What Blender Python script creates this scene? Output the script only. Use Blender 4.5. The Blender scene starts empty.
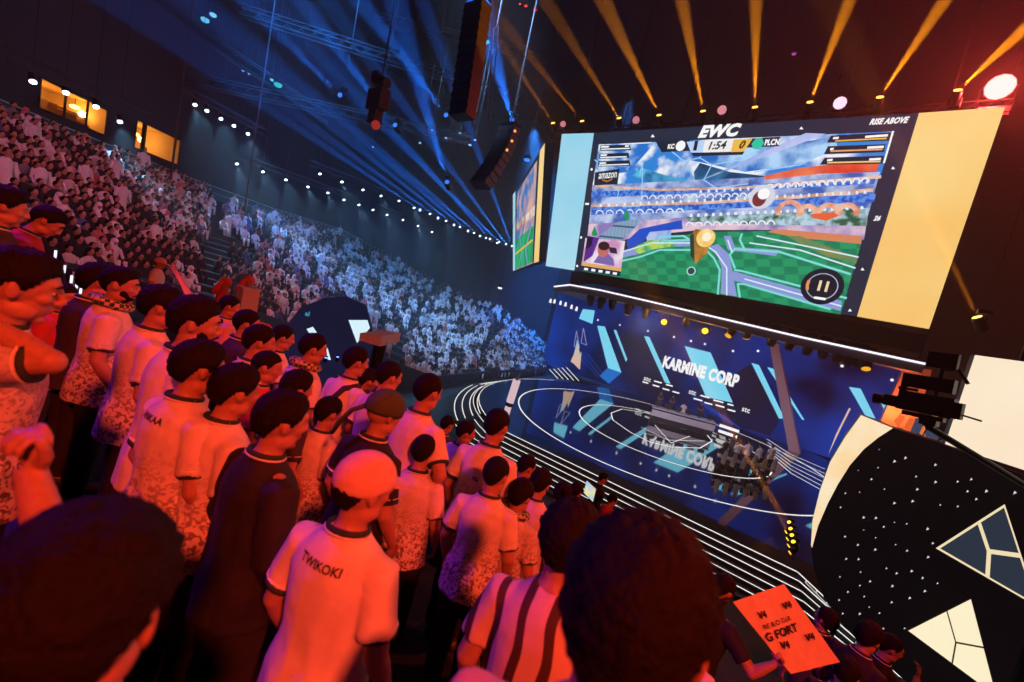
import bpy, bmesh, math, random
import numpy as np
from mathutils import Vector, Matrix, noise
random.seed(7)
sc = bpy.context.scene
COL = sc.collection

# ---------------------------------------------------------------- camera
# world: X along the big screen, Y into the arena, Z up, stage floor at z = 0
CZ = 7.7
CW, CH, F = 1024, 682, 430.0
roll = math.radians(12.5)
pitch = math.atan(47 / F)
ux, uy = math.sin(roll), -math.cos(roll)
ZV = Vector((ux * math.cos(pitch), uy * math.cos(pitch), -math.sin(pitch)))
XV = Vector((549, 171, -430.0)); XV -= XV.dot(ZV) * ZV; XV.normalize()
YV = ZV.cross(XV)
EYE = Vector((0, 0, CZ))
cd = bpy.data.cameras.new('camera'); cam = bpy.data.objects.new('camera', cd); COL.objects.link(cam)
cd.sensor_width = 36; cd.lens = F / CW * 36; cd.clip_start = .05; cd.clip_end = 400
R = Matrix(((XV[0], -XV[1], -XV[2]), (YV[0], -YV[1], -YV[2]), (ZV[0], -ZV[1], -ZV[2])))
cam.matrix_world = Matrix.Translation(EYE) @ R.to_4x4()
cd.dof.use_dof = True; cd.dof.focus_distance = 7.0; cd.dof.aperture_fstop = 1.8
sc.camera = cam
sc.view_settings.view_transform = 'Standard'; sc.view_settings.look = 'None'
sc.view_settings.exposure = 0; sc.view_settings.gamma = 1; sc.view_settings.use_curve_mapping = False
sc.cycles.max_bounces = 5; sc.cycles.diffuse_bounces = 2; sc.cycles.glossy_bounces = 3
sc.cycles.transparent_max_bounces = 6; sc.cycles.volume_bounces = 0; sc.cycles.sample_clamp_indirect = 4

# ---------------------------------------------------------------- world
wd = bpy.data.worlds.new('world'); sc.world = wd; wd.use_nodes = True
wd.node_tree.nodes['Background'].inputs[0].default_value = (.002, .003, .008, 1)
wd.node_tree.nodes['Background'].inputs[1].default_value = .6

def ray(px, py):
    d = Vector((px - CW / 2, py - CH / 2, F))
    return Vector((d.dot(XV), d.dot(YV), d.dot(ZV)))
def aty(px, py, y): d = ray(px, py); return EYE + d * (y / d[1])
def atx(px, py, x): d = ray(px, py); return EYE + d * (x / d[0])
def atz(px, py, z): d = ray(px, py); return EYE + d * ((z - CZ) / d[2])
def atd(px, py, k): return EYE + ray(px, py) * (k / F)          # k = depth along the optical axis
def proj(p):
    q = Vector(p) - EYE; d = q[0] * XV + q[1] * YV + q[2] * ZV
    return (CW / 2 + F * d[0] / d[2], CH / 2 + F * d[1] / d[2]) if d[2] > .05 else (-9999, -9999)

# ---------------------------------------------------------------- lights
def spot(name, loc, to, power, col, ang, blend=.4, rad=.15):
    l = bpy.data.lights.new(name, 'SPOT'); l.energy = power; l.color = col
    l.spot_size = math.radians(ang); l.spot_blend = blend; l.shadow_soft_size = rad
    o = bpy.data.objects.new(name, l); COL.objects.link(o); o.location = loc
    o.rotation_euler = (Vector(to) - Vector(loc)).to_track_quat('-Z', 'Y').to_euler()
    return o
HAZE = .0045; BEAM = 60; STANDL = 2600
# unseen red keys behind right and stage side light the near fans, violet fill from the left
spot('red_key', EYE + Vector((5.5, -2.5, 4.5)), EYE + Vector((-2, 2, -1.5)), 4900, (1, .062, .018), 60, .5, .3)
spot('red_key', EYE + Vector((9, 16, 9)), EYE + Vector((-3, 1, -1)), 7000, (1, .06, .03), 34, .6, .3)
spot('violet_fill', EYE + Vector((-9, -1, 5)), EYE + Vector((-1.5, 1.2, -1.5)), 1500, (.3, .02, .9), 60, .6, .3)
# pink wash over the near end of the left stand, blue wash further along (lamps high in the roof)
spot('pink_wash', EYE + Vector((5, -3, 14)), EYE + Vector((-26, 6, 1.5)), 15000, (1, .2, .36), 36, .9, .3)
spot('blue_wash', EYE + Vector((-22, 4, 21.5)), EYE + Vector((-38, 24, 0)), 50000, (.05, .3, 1), 52, .9, .3)
spot('cold_wash', EYE + Vector((-12, 8, 21.5)), EYE + Vector((-31, 33, -5)), 62000, (.3, .55, 1), 34, 1, .3)
spot('stage_fill', (-9, 22.5, 8.3), (-9.5, 36, 0), 5000, (.8, .75, 1), 75, .8, .3)  # unseen spot added to brighten the desks and people on stage


# ---------------------------------------------------------------- helpers
def lin(c): return tuple((x / 12.92 if x <= .04045 else ((x + .055) / 1.055) ** 2.4) for x in c)
def S(h): return lin(tuple(int(h[i:i + 2], 16) / 255 for i in (0, 2, 4)))
MATS = {}
def mat(name, col, rough=.6, metal=0, bump=0, bscale=20, ior=1.5, spec=.5):
    """procedural surface: base colour with a slight noise variation and optional bump"""
    if name in MATS: return MATS[name]
    m = bpy.data.materials.new(name); m.use_nodes = True; nt = m.node_tree; b = nt.nodes['Principled BSDF']
    b.inputs['Roughness'].default_value = rough; b.inputs['Metallic'].default_value = metal; b.inputs['IOR'].default_value = ior
    b.inputs['Specular IOR Level'].default_value = spec
    tc = nt.nodes.new('ShaderNodeTexCoord'); n = nt.nodes.new('ShaderNodeTexNoise'); n.inputs['Scale'].default_value = bscale
    nt.links.new(tc.outputs['Object'], n.inputs['Vector'])
    mx = nt.nodes.new('ShaderNodeMix'); mx.data_type = 'RGBA'
    mx.inputs[6].default_value = (*[c * .8 for c in col], 1); mx.inputs[7].default_value = (*[min(1, c * 1.15) for c in col], 1)
    nt.links.new(n.outputs['Fac'], mx.inputs[0]); nt.links.new(mx.outputs[2], b.inputs['Base Color'])
    if bump:
        bp = nt.nodes.new('ShaderNodeBump'); bp.inputs['Strength'].default_value = bump; bp.inputs['Distance'].default_value = .02
        nt.links.new(n.outputs['Fac'], bp.inputs['Height']); nt.links.new(bp.outputs[0], b.inputs['Normal'])
    MATS[name] = m; return m
def emit(name, col, k=1.0, col2=None, kind='noise', scale=3.0, lo=.4, hi=.6, sample=False, seed=0):
    """light-giving surface (LED tile, lamp glass)"""
    if name in MATS: return MATS[name]
    m = bpy.data.materials.new(name); m.use_nodes = True; nt = m.node_tree; nt.nodes.clear()
    o = nt.nodes.new('ShaderNodeOutputMaterial'); e = nt.nodes.new('ShaderNodeEmission'); e.inputs[1].default_value = k
    e.inputs[0].default_value = (*col, 1); nt.links.new(e.outputs[0], o.inputs[0])
    if col2 is not None:
        tc = nt.nodes.new('ShaderNodeTexCoord')
        if kind == 'checker':
            t = nt.nodes.new('ShaderNodeTexChecker'); f = t.outputs['Fac']
        elif kind == 'voronoi':
            t = nt.nodes.new('ShaderNodeTexVoronoi'); f = t.outputs['Distance']
        elif kind == 'brick':
            t = nt.nodes.new('ShaderNodeTexBrick'); f = t.outputs['Fac']
        else:
            t = nt.nodes.new('ShaderNodeTexNoise'); t.inputs['Detail'].default_value = 5; f = t.outputs['Fac']
        t.inputs['Scale'].default_value = scale
        mp = nt.nodes.new('ShaderNodeMapping'); mp.inputs['Location'].default_value = (seed, seed * .7, 0)
        nt.links.new(tc.outputs['Object'], mp.inputs[0]); nt.links.new(mp.outputs[0], t.inputs['Vector'])
        r = nt.nodes.new('ShaderNodeMapRange'); r.inputs[1].default_value = lo; r.inputs[2].default_value = hi
        nt.links.new(f, r.inputs[0])
        mx = nt.nodes.new('ShaderNodeMix'); mx.data_type = 'RGBA'; mx.inputs[6].default_value = (*col, 1); mx.inputs[7].default_value = (*col2, 1)
        nt.links.new(r.outputs[0], mx.inputs[0]); nt.links.new(mx.outputs[2], e.inputs[0])
    if not sample: m.cycles.emission_sampling = 'NONE'
    MATS[name] = m; return m
def tag(o, label=None, cat=None, group=None, kind=None):
    if label: o['label'] = label
    if cat: o['category'] = cat
    if group: o['group'] = group
    if kind: o['kind'] = kind
    return o
def empty(name, loc, label, cat, group=None, rz=0):
    o = bpy.data.objects.new(name, None); COL.objects.link(o); o.location = loc; o.rotation_euler = (0, 0, rz)
    o.empty_display_size = .1
    return tag(o, label, cat, group)
def link(name, bm, mats, parent=None, smooth=False, keep_world=True):
    """bmesh (in world coordinates unless the parent is at the origin) -> one object"""
    me = bpy.data.meshes.new(name); bm.normal_update(); bm.to_mesh(me); bm.free()
    for m in (mats if isinstance(mats, (list, tuple)) else [mats]): me.materials.append(m)
    if smooth: me.shade_smooth()
    return linkme(name, me, parent, keep_world)
def linkme(name, me, parent=None, keep_world=True):
    o = bpy.data.objects.new(name, me); COL.objects.link(o)
    if parent is not None:
        o.parent = parent
        if keep_world:
            b = parent
            mw = Matrix.Identity(4); ch = []
            while b is not None: ch.append(Matrix.LocRotScale(b.location, b.rotation_euler, b.scale)); b = b.parent
            for c in reversed(ch): mw = mw @ c
            me.transform(mw.inverted())
    return o
def face(bm, pts, mi=0):
    f = bm.faces.new([bm.verts.new(p) for p in pts]); f.material_index = mi; return f
def box(bm, c, s, rot=None, mi=0):
    c = Vector(c); v = []
    for z in (-.5, .5):
        for x, y in ((-.5, -.5), (.5, -.5), (.5, .5), (-.5, .5)):
            p = Vector((x * s[0], y * s[1], z * s[2]))
            if rot: p = rot @ p
            v.append(bm.verts.new(c + p))
    for q in ((3, 2, 1, 0), (4, 5, 6, 7), (0, 1, 5, 4), (1, 2, 6, 5), (2, 3, 7, 6), (3, 0, 4, 7)):
        bm.faces.new([v[i] for i in q]).material_index = mi
def prism(bm, pts, off, mi=0, side=None):
    """polygon extruded by the vector off"""
    off = Vector(off); a = [bm.verts.new(p) for p in pts]; b = [bm.verts.new(Vector(p) + off) for p in pts]
    n = len(a); bm.faces.new(a).material_index = mi; bm.faces.new(b[::-1]).material_index = mi if side is None else side
    for i in range(n): bm.faces.new((a[i], b[i], b[(i + 1) % n], a[(i + 1) % n])).material_index = mi if side is None else side
def tube(bm, pts, rad, seg=8, mi=0, flat=1.0, cap=True, axis=None):
    """round tube through pts, rad per point; flat squeezes it across axis"""
    pts = [Vector(p) for p in pts]; rings = []; n = len(pts); side = None
    if not isinstance(rad, (list, tuple)): rad = [rad] * n
    for i, p in enumerate(pts):
        t = (pts[min(i + 1, n - 1)] - pts[max(i - 1, 0)]).normalized()
        if side is None:
            side = (Vector(axis) if axis else (Vector((0, 0, 1)) if abs(t.z) < .9 else Vector((1, 0, 0)))).cross(t).normalized()
        side = (side - side.dot(t) * t).normalized(); up = t.cross(side)
        rings.append([bm.verts.new(p + rad[i] * (math.cos(a) * side + math.sin(a) * up * flat)) for a in [2 * math.pi * k / seg for k in range(seg)]])
    for a, b in zip(rings, rings[1:]):
        for k in range(seg): bm.faces.new((a[k], a[(k + 1) % seg], b[(k + 1) % seg], b[k])).material_index = mi
    if cap: bm.faces.new(rings[0][::-1]).material_index = mi; bm.faces.new(rings[-1]).material_index = mi
def ell(bm, c, r, seg=12, rng=8, mi=0, M=None):
    c = Vector(c); rows = []
    for i in range(rng + 1):
        th = math.pi * i / rng
        if i in (0, rng): ps = [Vector((0, 0, math.cos(th) * r[2]))]
        else: ps = [Vector((math.sin(th) * math.cos(2 * math.pi * k / seg) * r[0], math.sin(th) * math.sin(2 * math.pi * k / seg) * r[1], math.cos(th) * r[2])) for k in range(seg)]
        rows.append([bm.verts.new(c + (M @ p if M else p)) for p in ps])
    for a, b in zip(rows, rows[1:]):
        for k in range(seg):
            k2 = (k + 1) % seg
            if len(a) == 1: f = (a[0], b[k], b[k2])
            elif len(b) == 1: f = (a[k], b[0], a[k2])
            else: f = (a[k], b[k], b[k2], a[k2])
            bm.faces.new(f).material_index = mi
def loft(bm, rings, seg=20, mi=0):
    """rings: (centre, rx, ry) stacked ellipses in xy"""
    rs = [[bm.verts.new((c[0] + rx * math.cos(a), c[1] + ry * math.sin(a), c[2])) for a in [2 * math.pi * k / seg for k in range(seg)]] for c, rx, ry in rings]
    for a, b in zip(rs, rs[1:]):
        for k in range(seg): bm.faces.new((a[k], a[(k + 1) % seg], b[(k + 1) % seg], b[k])).material_index = mi
    bm.faces.new(rs[0][::-1]).material_index = mi; bm.faces.new(rs[-1]).material_index = mi
def remesh(bm, voxel, smooth=2, fold=0, fs=(9, 9, 3), seed=0):
    """fuse overlapping closed shapes into one continuous skin"""
    me = bpy.data.meshes.new('t'); bmesh.ops.recalc_face_normals(bm, faces=bm.faces); bm.to_mesh(me); bm.free()
    o = bpy.data.objects.new('t', me); COL.objects.link(o)
    m = o.modifiers.new('r', 'REMESH'); m.mode = 'VOXEL'; m.voxel_size = voxel
    if smooth: s = o.modifiers.new('s', 'SMOOTH'); s.factor = .5; s.iterations = smooth
    dg = bpy.context.evaluated_depsgraph_get()
    out = bpy.data.meshes.new_from_object(o.evaluated_get(dg)); bpy.data.objects.remove(o); bpy.data.meshes.remove(me)
    if fold:
        for v in out.vertices:
            p = v.co
            q = Vector((p.x * fs[0] + seed, p.y * fs[1], p.z * fs[2]))
            h = noise.noise(q) + .5 * noise.noise(q * 2.1)
            v.co = p + v.normal * (h * fold * (1 if p.z < 1.22 else max(.3, 1 - (p.z - 1.22) * 5)))
    out.shade_smooth(); return out
def text(body, P, right, up, height, m, parent, name='lettering', width=None, bold=0.0, shear=0, depth=.0, align='LEFT'):
    """real letters lying in the plane (right, up) with their lower left at P"""
    c = bpy.data.curves.new('t', 'FONT'); c.body = body; c.size = 1; c.offset = bold; c.shear = shear; c.extrude = depth; c.space_character = 1 + bold * 1.2
    c.resolution_u = 3
    o = bpy.data.objects.new('t', c); COL.objects.link(o); dg = bpy.context.evaluated_depsgraph_get()
    me = bpy.data.meshes.new_from_object(o.evaluated_get(dg)); bpy.data.objects.remove(o); bpy.data.curves.remove(c)
    co = np.array([v.co[:] for v in me.vertices]); mn = co.min(0); mx = co.max(0); sz = mx - mn
    sy = height / sz[1]; sx = width / sz[0] if width else sy
    right = Vector(right).normalized(); up = Vector(up).normalized(); nn = right.cross(up)
    for v in me.vertices:
        q = v.co; v.co = Vector(P) + right * ((q.x - mn[0]) * sx) + up * ((q.y - mn[1]) * sy) + nn * q.z
    me.materials.clear(); me.materials.append(m)
    return linkme(name, me, parent)
class Sheet:
    """flat picture drawn on a real plane: polygons given where they are seen on that plane"""
    def __init__(s, P0, n): s.P0 = Vector(P0); s.n = Vector(n).normalized(); s.bm = bmesh.new(); s.mats = []
    def pt(s, px, py, lift=0):
        d = ray(px, py); t = (s.P0 - EYE).dot(s.n) / d.dot(s.n); return EYE + d * t + s.n * lift
    def mi(s, m):
        if m not in s.mats: s.mats.append(m)
        return s.mats.index(m)
    def poly(s, pts, m, lift=.01): face(s.bm, [s.pt(*p, lift) for p in pts], s.mi(m))
    def line(s, pts, w, m, lift=.02):
        P = [s.pt(*p, lift) for p in pts]
        for a, b in zip(P, P[1:]):
            t = (b - a).normalized(); q = t.cross(s.n) * w / 2; face(s.bm, [a - q - t * w * .3, a + q - t * w * .3, b + q + t * w * .3, b - q + t * w * .3], s.mi(m))
    def disc(s, px, py, r, m, lift=.02, seg=24, sq=1):
        c = s.pt(px, py, lift); u = Vector((0, 0, 1)).cross(s.n).normalized(); v = s.n.cross(u)
        face(s.bm, [c + r * (math.cos(a) * u + math.sin(a) * v * sq) for a in [2 * math.pi * k / seg for k in range(seg)]], s.mi(m))
    def done(s, name, parent=None):
        for f in s.bm.faces:
            f.normal_update()
            if f.normal.dot(s.n) < 0: f.normal_flip()
        o = link(name, s.bm, s.mats, parent); s.bm = bmesh.new(); s.mats = []; return o

# ---------------------------------------------------------------- setting
dark = mat('dark_concrete', (.018, .02, .028), .7, bump=.3, bscale=6)
black = mat('black_paint', (.01, .01, .012), .6)
blackmetal = mat('black_metal', (.02, .02, .024), .4, .6)
def structure(name, bm, m, **k): return tag(link(name, bm, m, **k), kind='structure')
AF = -1.05     # arena floor level
bm = bmesh.new(); box(bm, (-15, 25, AF - .1), (130, 130, .2)); structure('floor', bm, dark)
bm = bmesh.new(); box(bm, (-15, 25, 30), (130, 130, .3)); structure('ceiling', bm, black)
bm = bmesh.new(); box(bm, (-15, 62, 14), (130, .4, 32)); structure('wall_back', bm, black)
bm = bmesh.new(); box(bm, (24, 25, 14), (.4, 130, 32)); structure('wall_right', bm, black)

# near stand under the photographer: stepped rows falling towards the stage
RP, RR, Z0 = .85, .36, CZ - 1.94
def row_z(k): return Z0 - .272 * min(k, 3) - .4 * max(0, k - 3)
bm = bmesh.new()
for k in range(-2, 15):
    z = row_z(k); box(bm, (-5.5, RP * k - .02, (z + AF) / 2), (18, RP, z - AF))
structure('floor_stand', bm, dark)

# curved side bowl: ray slopes -> bottom and top edges
A_ = [-.25, -.1, .0, .1, .25, .4, .55, .7, .95, 1.2, 1.6]
XT = [22, 24, 26, 29, 35, 42, 48, 47, 43, 37, 32]
KT = [.13, .12, .115, .100, .080, .066, .062, .035, -.02, -.045, -.19]
XB = [13, 14, 15, 17, 20.8, 23, 24.5, 25.5, 25, 26, 27]
KB = [-.15, -.15, -.15, -.15, -.155, -.19, -.23, -.27, -.345, -.33, -.32]
NR = 20
def bowl(a, t):
    xt, xb = np.interp(a, A_, XT), np.interp(a, A_, XB)
    zt, zb = np.interp(a, A_, KT) * xt, np.interp(a, A_, KB) * xb
    x = xb + (xt - xb) * t
    return Vector((-x, a * x, CZ + zb + (zt - 1.05 - zb) * t))
AS = np.linspace(-.25, 1.6, 75)
bm = bmesh.new(); prev = None
for r in range(NR):
    z = [bowl(a, r / NR).z for a in AS]
    lo = [bowl(a, r / NR) for a in AS]; hi = [bowl(a, (r + 1) / NR) for a in AS]
    f = [bm.verts.new(p) for p in lo]; b = [bm.verts.new((p.x, p.y, zz)) for p, zz in zip(hi, z)]
    u = [bm.verts.new(p) for p in hi]
    for i in range(len(AS) - 1):
        bm.faces.new((f[i], f[i + 1], b[i + 1], b[i])); bm.faces.new((b[i], b[i + 1], u[i + 1], u[i]))
structure('floor_bowl', bm, mat('stand_concrete', (.03, .032, .045), .8))
# low wall in front of the lowest row, with skirt to the arena floor
def ribbon(name, t, z0, z1, th, m, a0=-.25, a1=1.6, n=60, absz=None, dx=0):
    bm = bmesh.new(); pr = None
    for a in np.linspace(a0, a1, n):
        p = bowl(a, t); zb_ = absz if absz is not None else p.z + z0
        q = [Vector((p.x + dx, p.y, zb_)), Vector((p.x + dx, p.y, p.z + z1)), Vector((p.x + dx + th, p.y, p.z + z1)), Vector((p.x + dx + th, p.y, zb_))]
        v = [bm.verts.new(x) for x in q]
        if pr:
            for k in range(4): bm.faces.new((pr[k], pr[(k + 1) % 4], v[(k + 1) % 4], v[k]))
        pr = v
    return structure(name, bm, m)
ribbon('wall_bowl_front', 0, 0, .75, .12, mat('barrier_panel', (.02, .03, .06), .5), absz=AF)
# closing end of the bowl beside the stage and wall behind the top row
bm = bmesh.new(); pts = [bowl(1.6, t) for t in np.linspace(0, 1, 12)]
face(bm, pts + [Vector((pts[-1].x, pts[-1].y, AF)), Vector((pts[0].x, pts[0].y, AF))]); structure('wall_bowl_end', bm, dark)

# wall behind the top row with two suite windows cut into it
wallm = mat('suite_wall', (.02, .022, .034), .7)
def back(a, ztop, dx=-1.2): p = bowl(a, 1); return Vector((p.x + dx, p.y, ztop))
WIN = [((41, 75), (41, 108), (108, 112), (108, 138)), ((137, 120), (134, 149), (181, 140), (180, 165))]
def wallpt(a): p = bowl(a, 1); return Vector((p.x - 1.2, p.y, 0))
def hit_wall(px, py):
    d = ray(px, py); best = None
    for a in np.linspace(-.25, 1.6, 1500):
        p = wallpt(a)
        e = abs(math.atan2(p.y, -p.x) - math.atan2(d[1], -d[0]))
        if best is None or e < best[0]: best = (e, a, CZ + d[2] * (p.x / d[0]))
    return best[1], best[2]
wins = []
for tl, bl, tr, br in WIN:
    a0, zt0 = hit_wall(*tl); _, zb0 = hit_wall(*bl); a1, zt1 = hit_wall(*tr); _, zb1 = hit_wall(*br)
    wins.append((a0, a1, (zt0 + zt1) / 2, (zb0 + zb1) / 2))
def wall_strip(bm, a0, a1, z0, z1, n=6, dx=0):
    P = [wallpt(a) + Vector((dx, 0, 0)) for a in np.linspace(a0, a1, n)]
    for p, q in zip(P, P[1:]):
        za = z0(p) if callable(z0) else z0
        face(bm, [(p.x, p.y, za), (q.x, q.y, za), (q.x, q.y, z1), (p.x, p.y, z1)])
bm = bmesh.new(); edges = [-.25, wins[0][0], wins[0][1], wins[1][0], wins[1][1], 1.6]
for i in range(5):
    a0, a1 = edges[i], edges[i + 1]; n = 30 if i == 4 else 8
    if i in (1, 3):
        _, _, zt, zb = wins[i // 2]; wall_strip(bm, a0, a1, AF, zb, n); wall_strip(bm, a0, a1, zt, 30, n)
    else: wall_strip(bm, a0, a1, AF, 30, n)
structure('wall_left', bm, wallm)
# the lit suites behind the windows: real little rooms with warm lamps
warmwall = mat('suite_plaster', (.75, .45, .16), .8); wood = mat('suite_wood', (.25, .1, .03), .6)
glassm = bpy.data.materials.new('window_glass'); glassm.use_nodes = True
g = glassm.node_tree.nodes['Principled BSDF']; g.inputs['Transmission Weight'].default_value = 1; g.inputs['Roughness'].default_value = 0; g.inputs['IOR'].default_value = 1.05; g.inputs['Base Color'].default_value = (1, .97, .9, 1)
warmlamp = emit('warm_lamp', S('ffd060'), 7)
for wi, (a0, a1, zt, zb) in enumerate(wins):
    p, q = wallpt(a0), wallpt(a1); t = (q - p).normalized(); nrm = Vector((t.y, -t.x, 0)) * (1 if t.y > 0 else -1)
    out = -nrm if nrm.x > 0 else nrm   # away from the arena
    L = (q - p).length; D = 3.0; fz = zb - .5; cz = zt + .15
    c = lambda u, v, z: (p + t * u * L + out * v + Vector((0, 0, z)))
    bm = bmesh.new()
    face(bm, [c(0, D, fz), c(1, D, fz), c(1, D, cz), c(0, D, cz)]); face(bm, [c(0, .05, fz), c(0, D, fz), c(0, D, cz), c(0, .05, cz)])
    face(bm, [c(1, .05, fz), c(1, D, fz), c(1, D, cz), c(1, .05, cz)]); face(bm, [c(0, .05, cz), c(1, .05, cz), c(1, D, cz), c(0, D, cz)])
    face(bm, [c(0, .05, fz), c(1, .05, fz), c(1, D, fz), c(0, D, fz)])
    structure('wall_suite', bm, warmwall)
    bm = bmesh.new()
    for u0, z0, u1, z1 in ((0, zb, 1, zb), (0, zt, 1, zt), (0, zb, 0, zt), (1, zb, 1, zt)) + (((.34, zb, .34, zt), (.67, zb, .67, zt)) if wi == 0 else ()):
        tube(bm, [c(u0, 0, z0), c(u1, 0, z1)], .05, 6)
    w = structure('window_%d' % (wi + 1), bm, blackmetal)
    w['label'] = ['long lit suite window at the far upper left', 'shorter lit suite window right of the long one'][wi]
    bm = bmesh.new(); face(bm, [c(0, .02, zb), c(1, .02, zb), c(1, .02, zt), c(0, .02, zt)]); link('pane', bm, glassm, w)
    # furniture and lamps inside
    n = 7 if wi == 0 else 3
    for k in range(n):
        u = (k + .5) / n
        if wi == 0 or k == 0:
            s = empty('bar_stool', c(u, .9, fz), 'dark bar stool behind the glass of the %s suite window' % ('long' if wi == 0 else 'short'), 'stool', 'stools in the lit suites')
            bm = bmesh.new(); box(bm, c(u, .9, fz + .72), (.4, .4, .06)); link('seat', bm, wood, s)
            bm = bmesh.new(); box(bm, c(u, 1.08, fz + .95), (.08, .36, .4)); link('backrest', bm, wood, s)
            for dx, dy in ((-.15, -.15), (.15, -.15), (.15, .15), (-.15, .15)):
                bm = bmesh.new(); b_ = c(u, .9, fz) + Vector((dx, dy, 0)); tube(bm, [b_, b_ + Vector((0, 0, .7))], .02, 6); link('leg', bm, blackmetal, s)
    for k, (u, v, z) in enumerate([(.12, 1.2, zt - .25), (.5, 2.4, zt - .3), (.92, 1.4, zt - .3)] if wi == 0 else [(.45, 2.6, zt - .35), (.75, 2.3, zt - .4)]):
        l = empty('wall_lamp', c(u, v, z), 'warm lamp glowing inside the %s suite, number %s from its left end' % (('long', 'short')[wi], ('first', 'second', 'third')[k]), 'lamp', 'lamps in the lit suites')
        bm = bmesh.new(); ell(bm, c(u, v, z), (.22, .22, .1), 12, 6); link('lamp_shade', bm, warmlamp, l, smooth=True)
        bm = bmesh.new(); tube(bm, [c(u, v, z + .08), c(u, v, cz)], .012, 6); link('cord', bm, blackmetal, l)
        pl = bpy.data.lights.new('suite_light', 'POINT'); pl.energy = 30; pl.color = (1, .55, .15); pl.shadow_soft_size = .15
        po = bpy.data.objects.new('suite_light', pl); COL.objects.link(po); po.location = c(u, v - .4, z - .25)
    if wi == 0:
        bt = empty('bar_counter', c(.5, 1.9, fz), 'long wooden bar counter inside the long lit suite', 'counter')
        bm = bmesh.new(); box(bm, c(.5, 2.0, fz + .5), (.5, L * .8, 1.0)); link('body', bm, wood, bt)
        bm = bmesh.new(); box(bm, c(.5, 2.0, fz + 1.03), (.6, L * .84, .06)); link('worktop', bm, warmwall, bt)
    else:
        tv = empty('television', c(.58, 2.7, zb + .8), 'bright television hung on the wall of the short suite', 'television')
        bm = bmesh.new(); box(bm, c(.58, 2.85, (zb + zt) / 2), (.08, 1.5, .85), Matrix.Rotation(math.atan2(-t.x, t.y), 3, 'Z')); link('case', bm, blackmetal, tv)
        bm = bmesh.new(); box(bm, c(.58, 2.79, (zb + zt) / 2), (.03, 1.4, .75), Matrix.Rotation(math.atan2(-t.x, t.y), 3, 'Z')); link('display', bm, emit('tv_white', S('fff0c8'), 1.6), tv)
# rail along the top row
bm = bmesh.new()
P = [bowl(a, 1) + Vector((.1, 0, 1.0)) for a in np.linspace(-.25, .62, 40)]
tube(bm, P, .035, 6); tube(bm, [p - Vector((0, 0, .45)) for p in P], .02, 6)
rl = tag(link('handrail', bm, mat('steel', (.4, .55, .6), .3, .8)), 'long steel handrail running along the top row of the left stand', 'handrail')
for p in P[::3]:
    bm = bmesh.new(); tube(bm, [p, p - Vector((0, 0, 1.0))], .025, 6); link('post', bm, MATS['steel'], rl)
bm = bmesh.new()
for a, b in zip(P, P[1:]): face(bm, [a - Vector((0, 0, .1)), b - Vector((0, 0, .1)), b - Vector((0, 0, .9)), a - Vector((0, 0, .9))])
link('glass_panel', bm, mat('rail_panel', (.03, .09, .11), .3), rl)

# ---------------------------------------------------------------- stage
RX, UP = Vector((1, 0, 0)), Vector((0, 0, 1))
cyan = emit('led_cyan', S('7fdcf8'), 1.0, sample=True)
cyan_mid = emit('led_blue', S('1670c8'), 1.0)
white_led = emit('led_white', S('ffffff'), 1.0)
stripw = emit('strip_white', S('f4f0ea'), 1.15)
# stage plate: round at the back and left, straight towards the photographer
def stage_outline(off):
    c = Vector((-8.2, 32.6)); r = 14.6 + off; pts = []
    yf = 19.3 - off
    a0 = math.asin((yf - c.y) / r)
    for k in range(49):
        a = a0 + (-math.pi - 2 * a0) * -1 * 0
    al = math.pi - a0; ar = math.radians(-18)
    # counter-clockwise from the right side over the back to the left front corner
    for k in range(60):
        a = ar + (al - ar) * k / 59; pts.append((c.x + r * math.cos(a), c.y + r * math.sin(a)))
    pts.append((.55 + off * .35, yf)); pts.append((2.6 + off * .9, 16.9 - off * .7 + 0)); pts.append((8 + off, 16.9 - off * .7))
    return pts
NS = 6
stm = mat('stage_side', (.012, .014, .02), .5)
for k in range(NS):
    off = .36 * (k + 1); z = -.15 * (k + 1)
    bm = bmesh.new(); prism(bm, [(x, y, AF + .001 * k) for x, y in stage_outline(off)], (0, 0, z - AF))
    structure('stage_step', bm, stm)
floorm = mat('led_floor', (.004, .008, .02), .04, 0, 0, 3, ior=3.2, spec=1.0)
bm = bmesh.new(); prism(bm, [(x, y, AF) for x, y in stage_outline(0)], (0, 0, -AF))
structure('stage_floor', bm, floorm)
# light strips along the nosing of every step
for k in range(NS):
    o = stage_outline(.36 * k); z = -.15 * k
    bm = bmesh.new()
    pts = [Vector((x, y, z + .006)) for x, y in o[40:]]
    for a, b in zip(pts, pts[1:]):
        t = (b - a).normalized(); q = Vector((t.y, -t.x, 0))
        prism(bm, [a, b, b - q * .045, a - q * .045], (0, 0, -.02))
    tag(link('light_strip', bm, stripw), 'white light strip on stage step nosing, %s' % ('topmost of the six' if k == 0 else ['second', 'third', 'fourth', 'fifth'][k - 1] + ' from the top of the six' if k < 5 else 'lowest of the six'), 'light strip', 'light strips on the stage steps')
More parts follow.
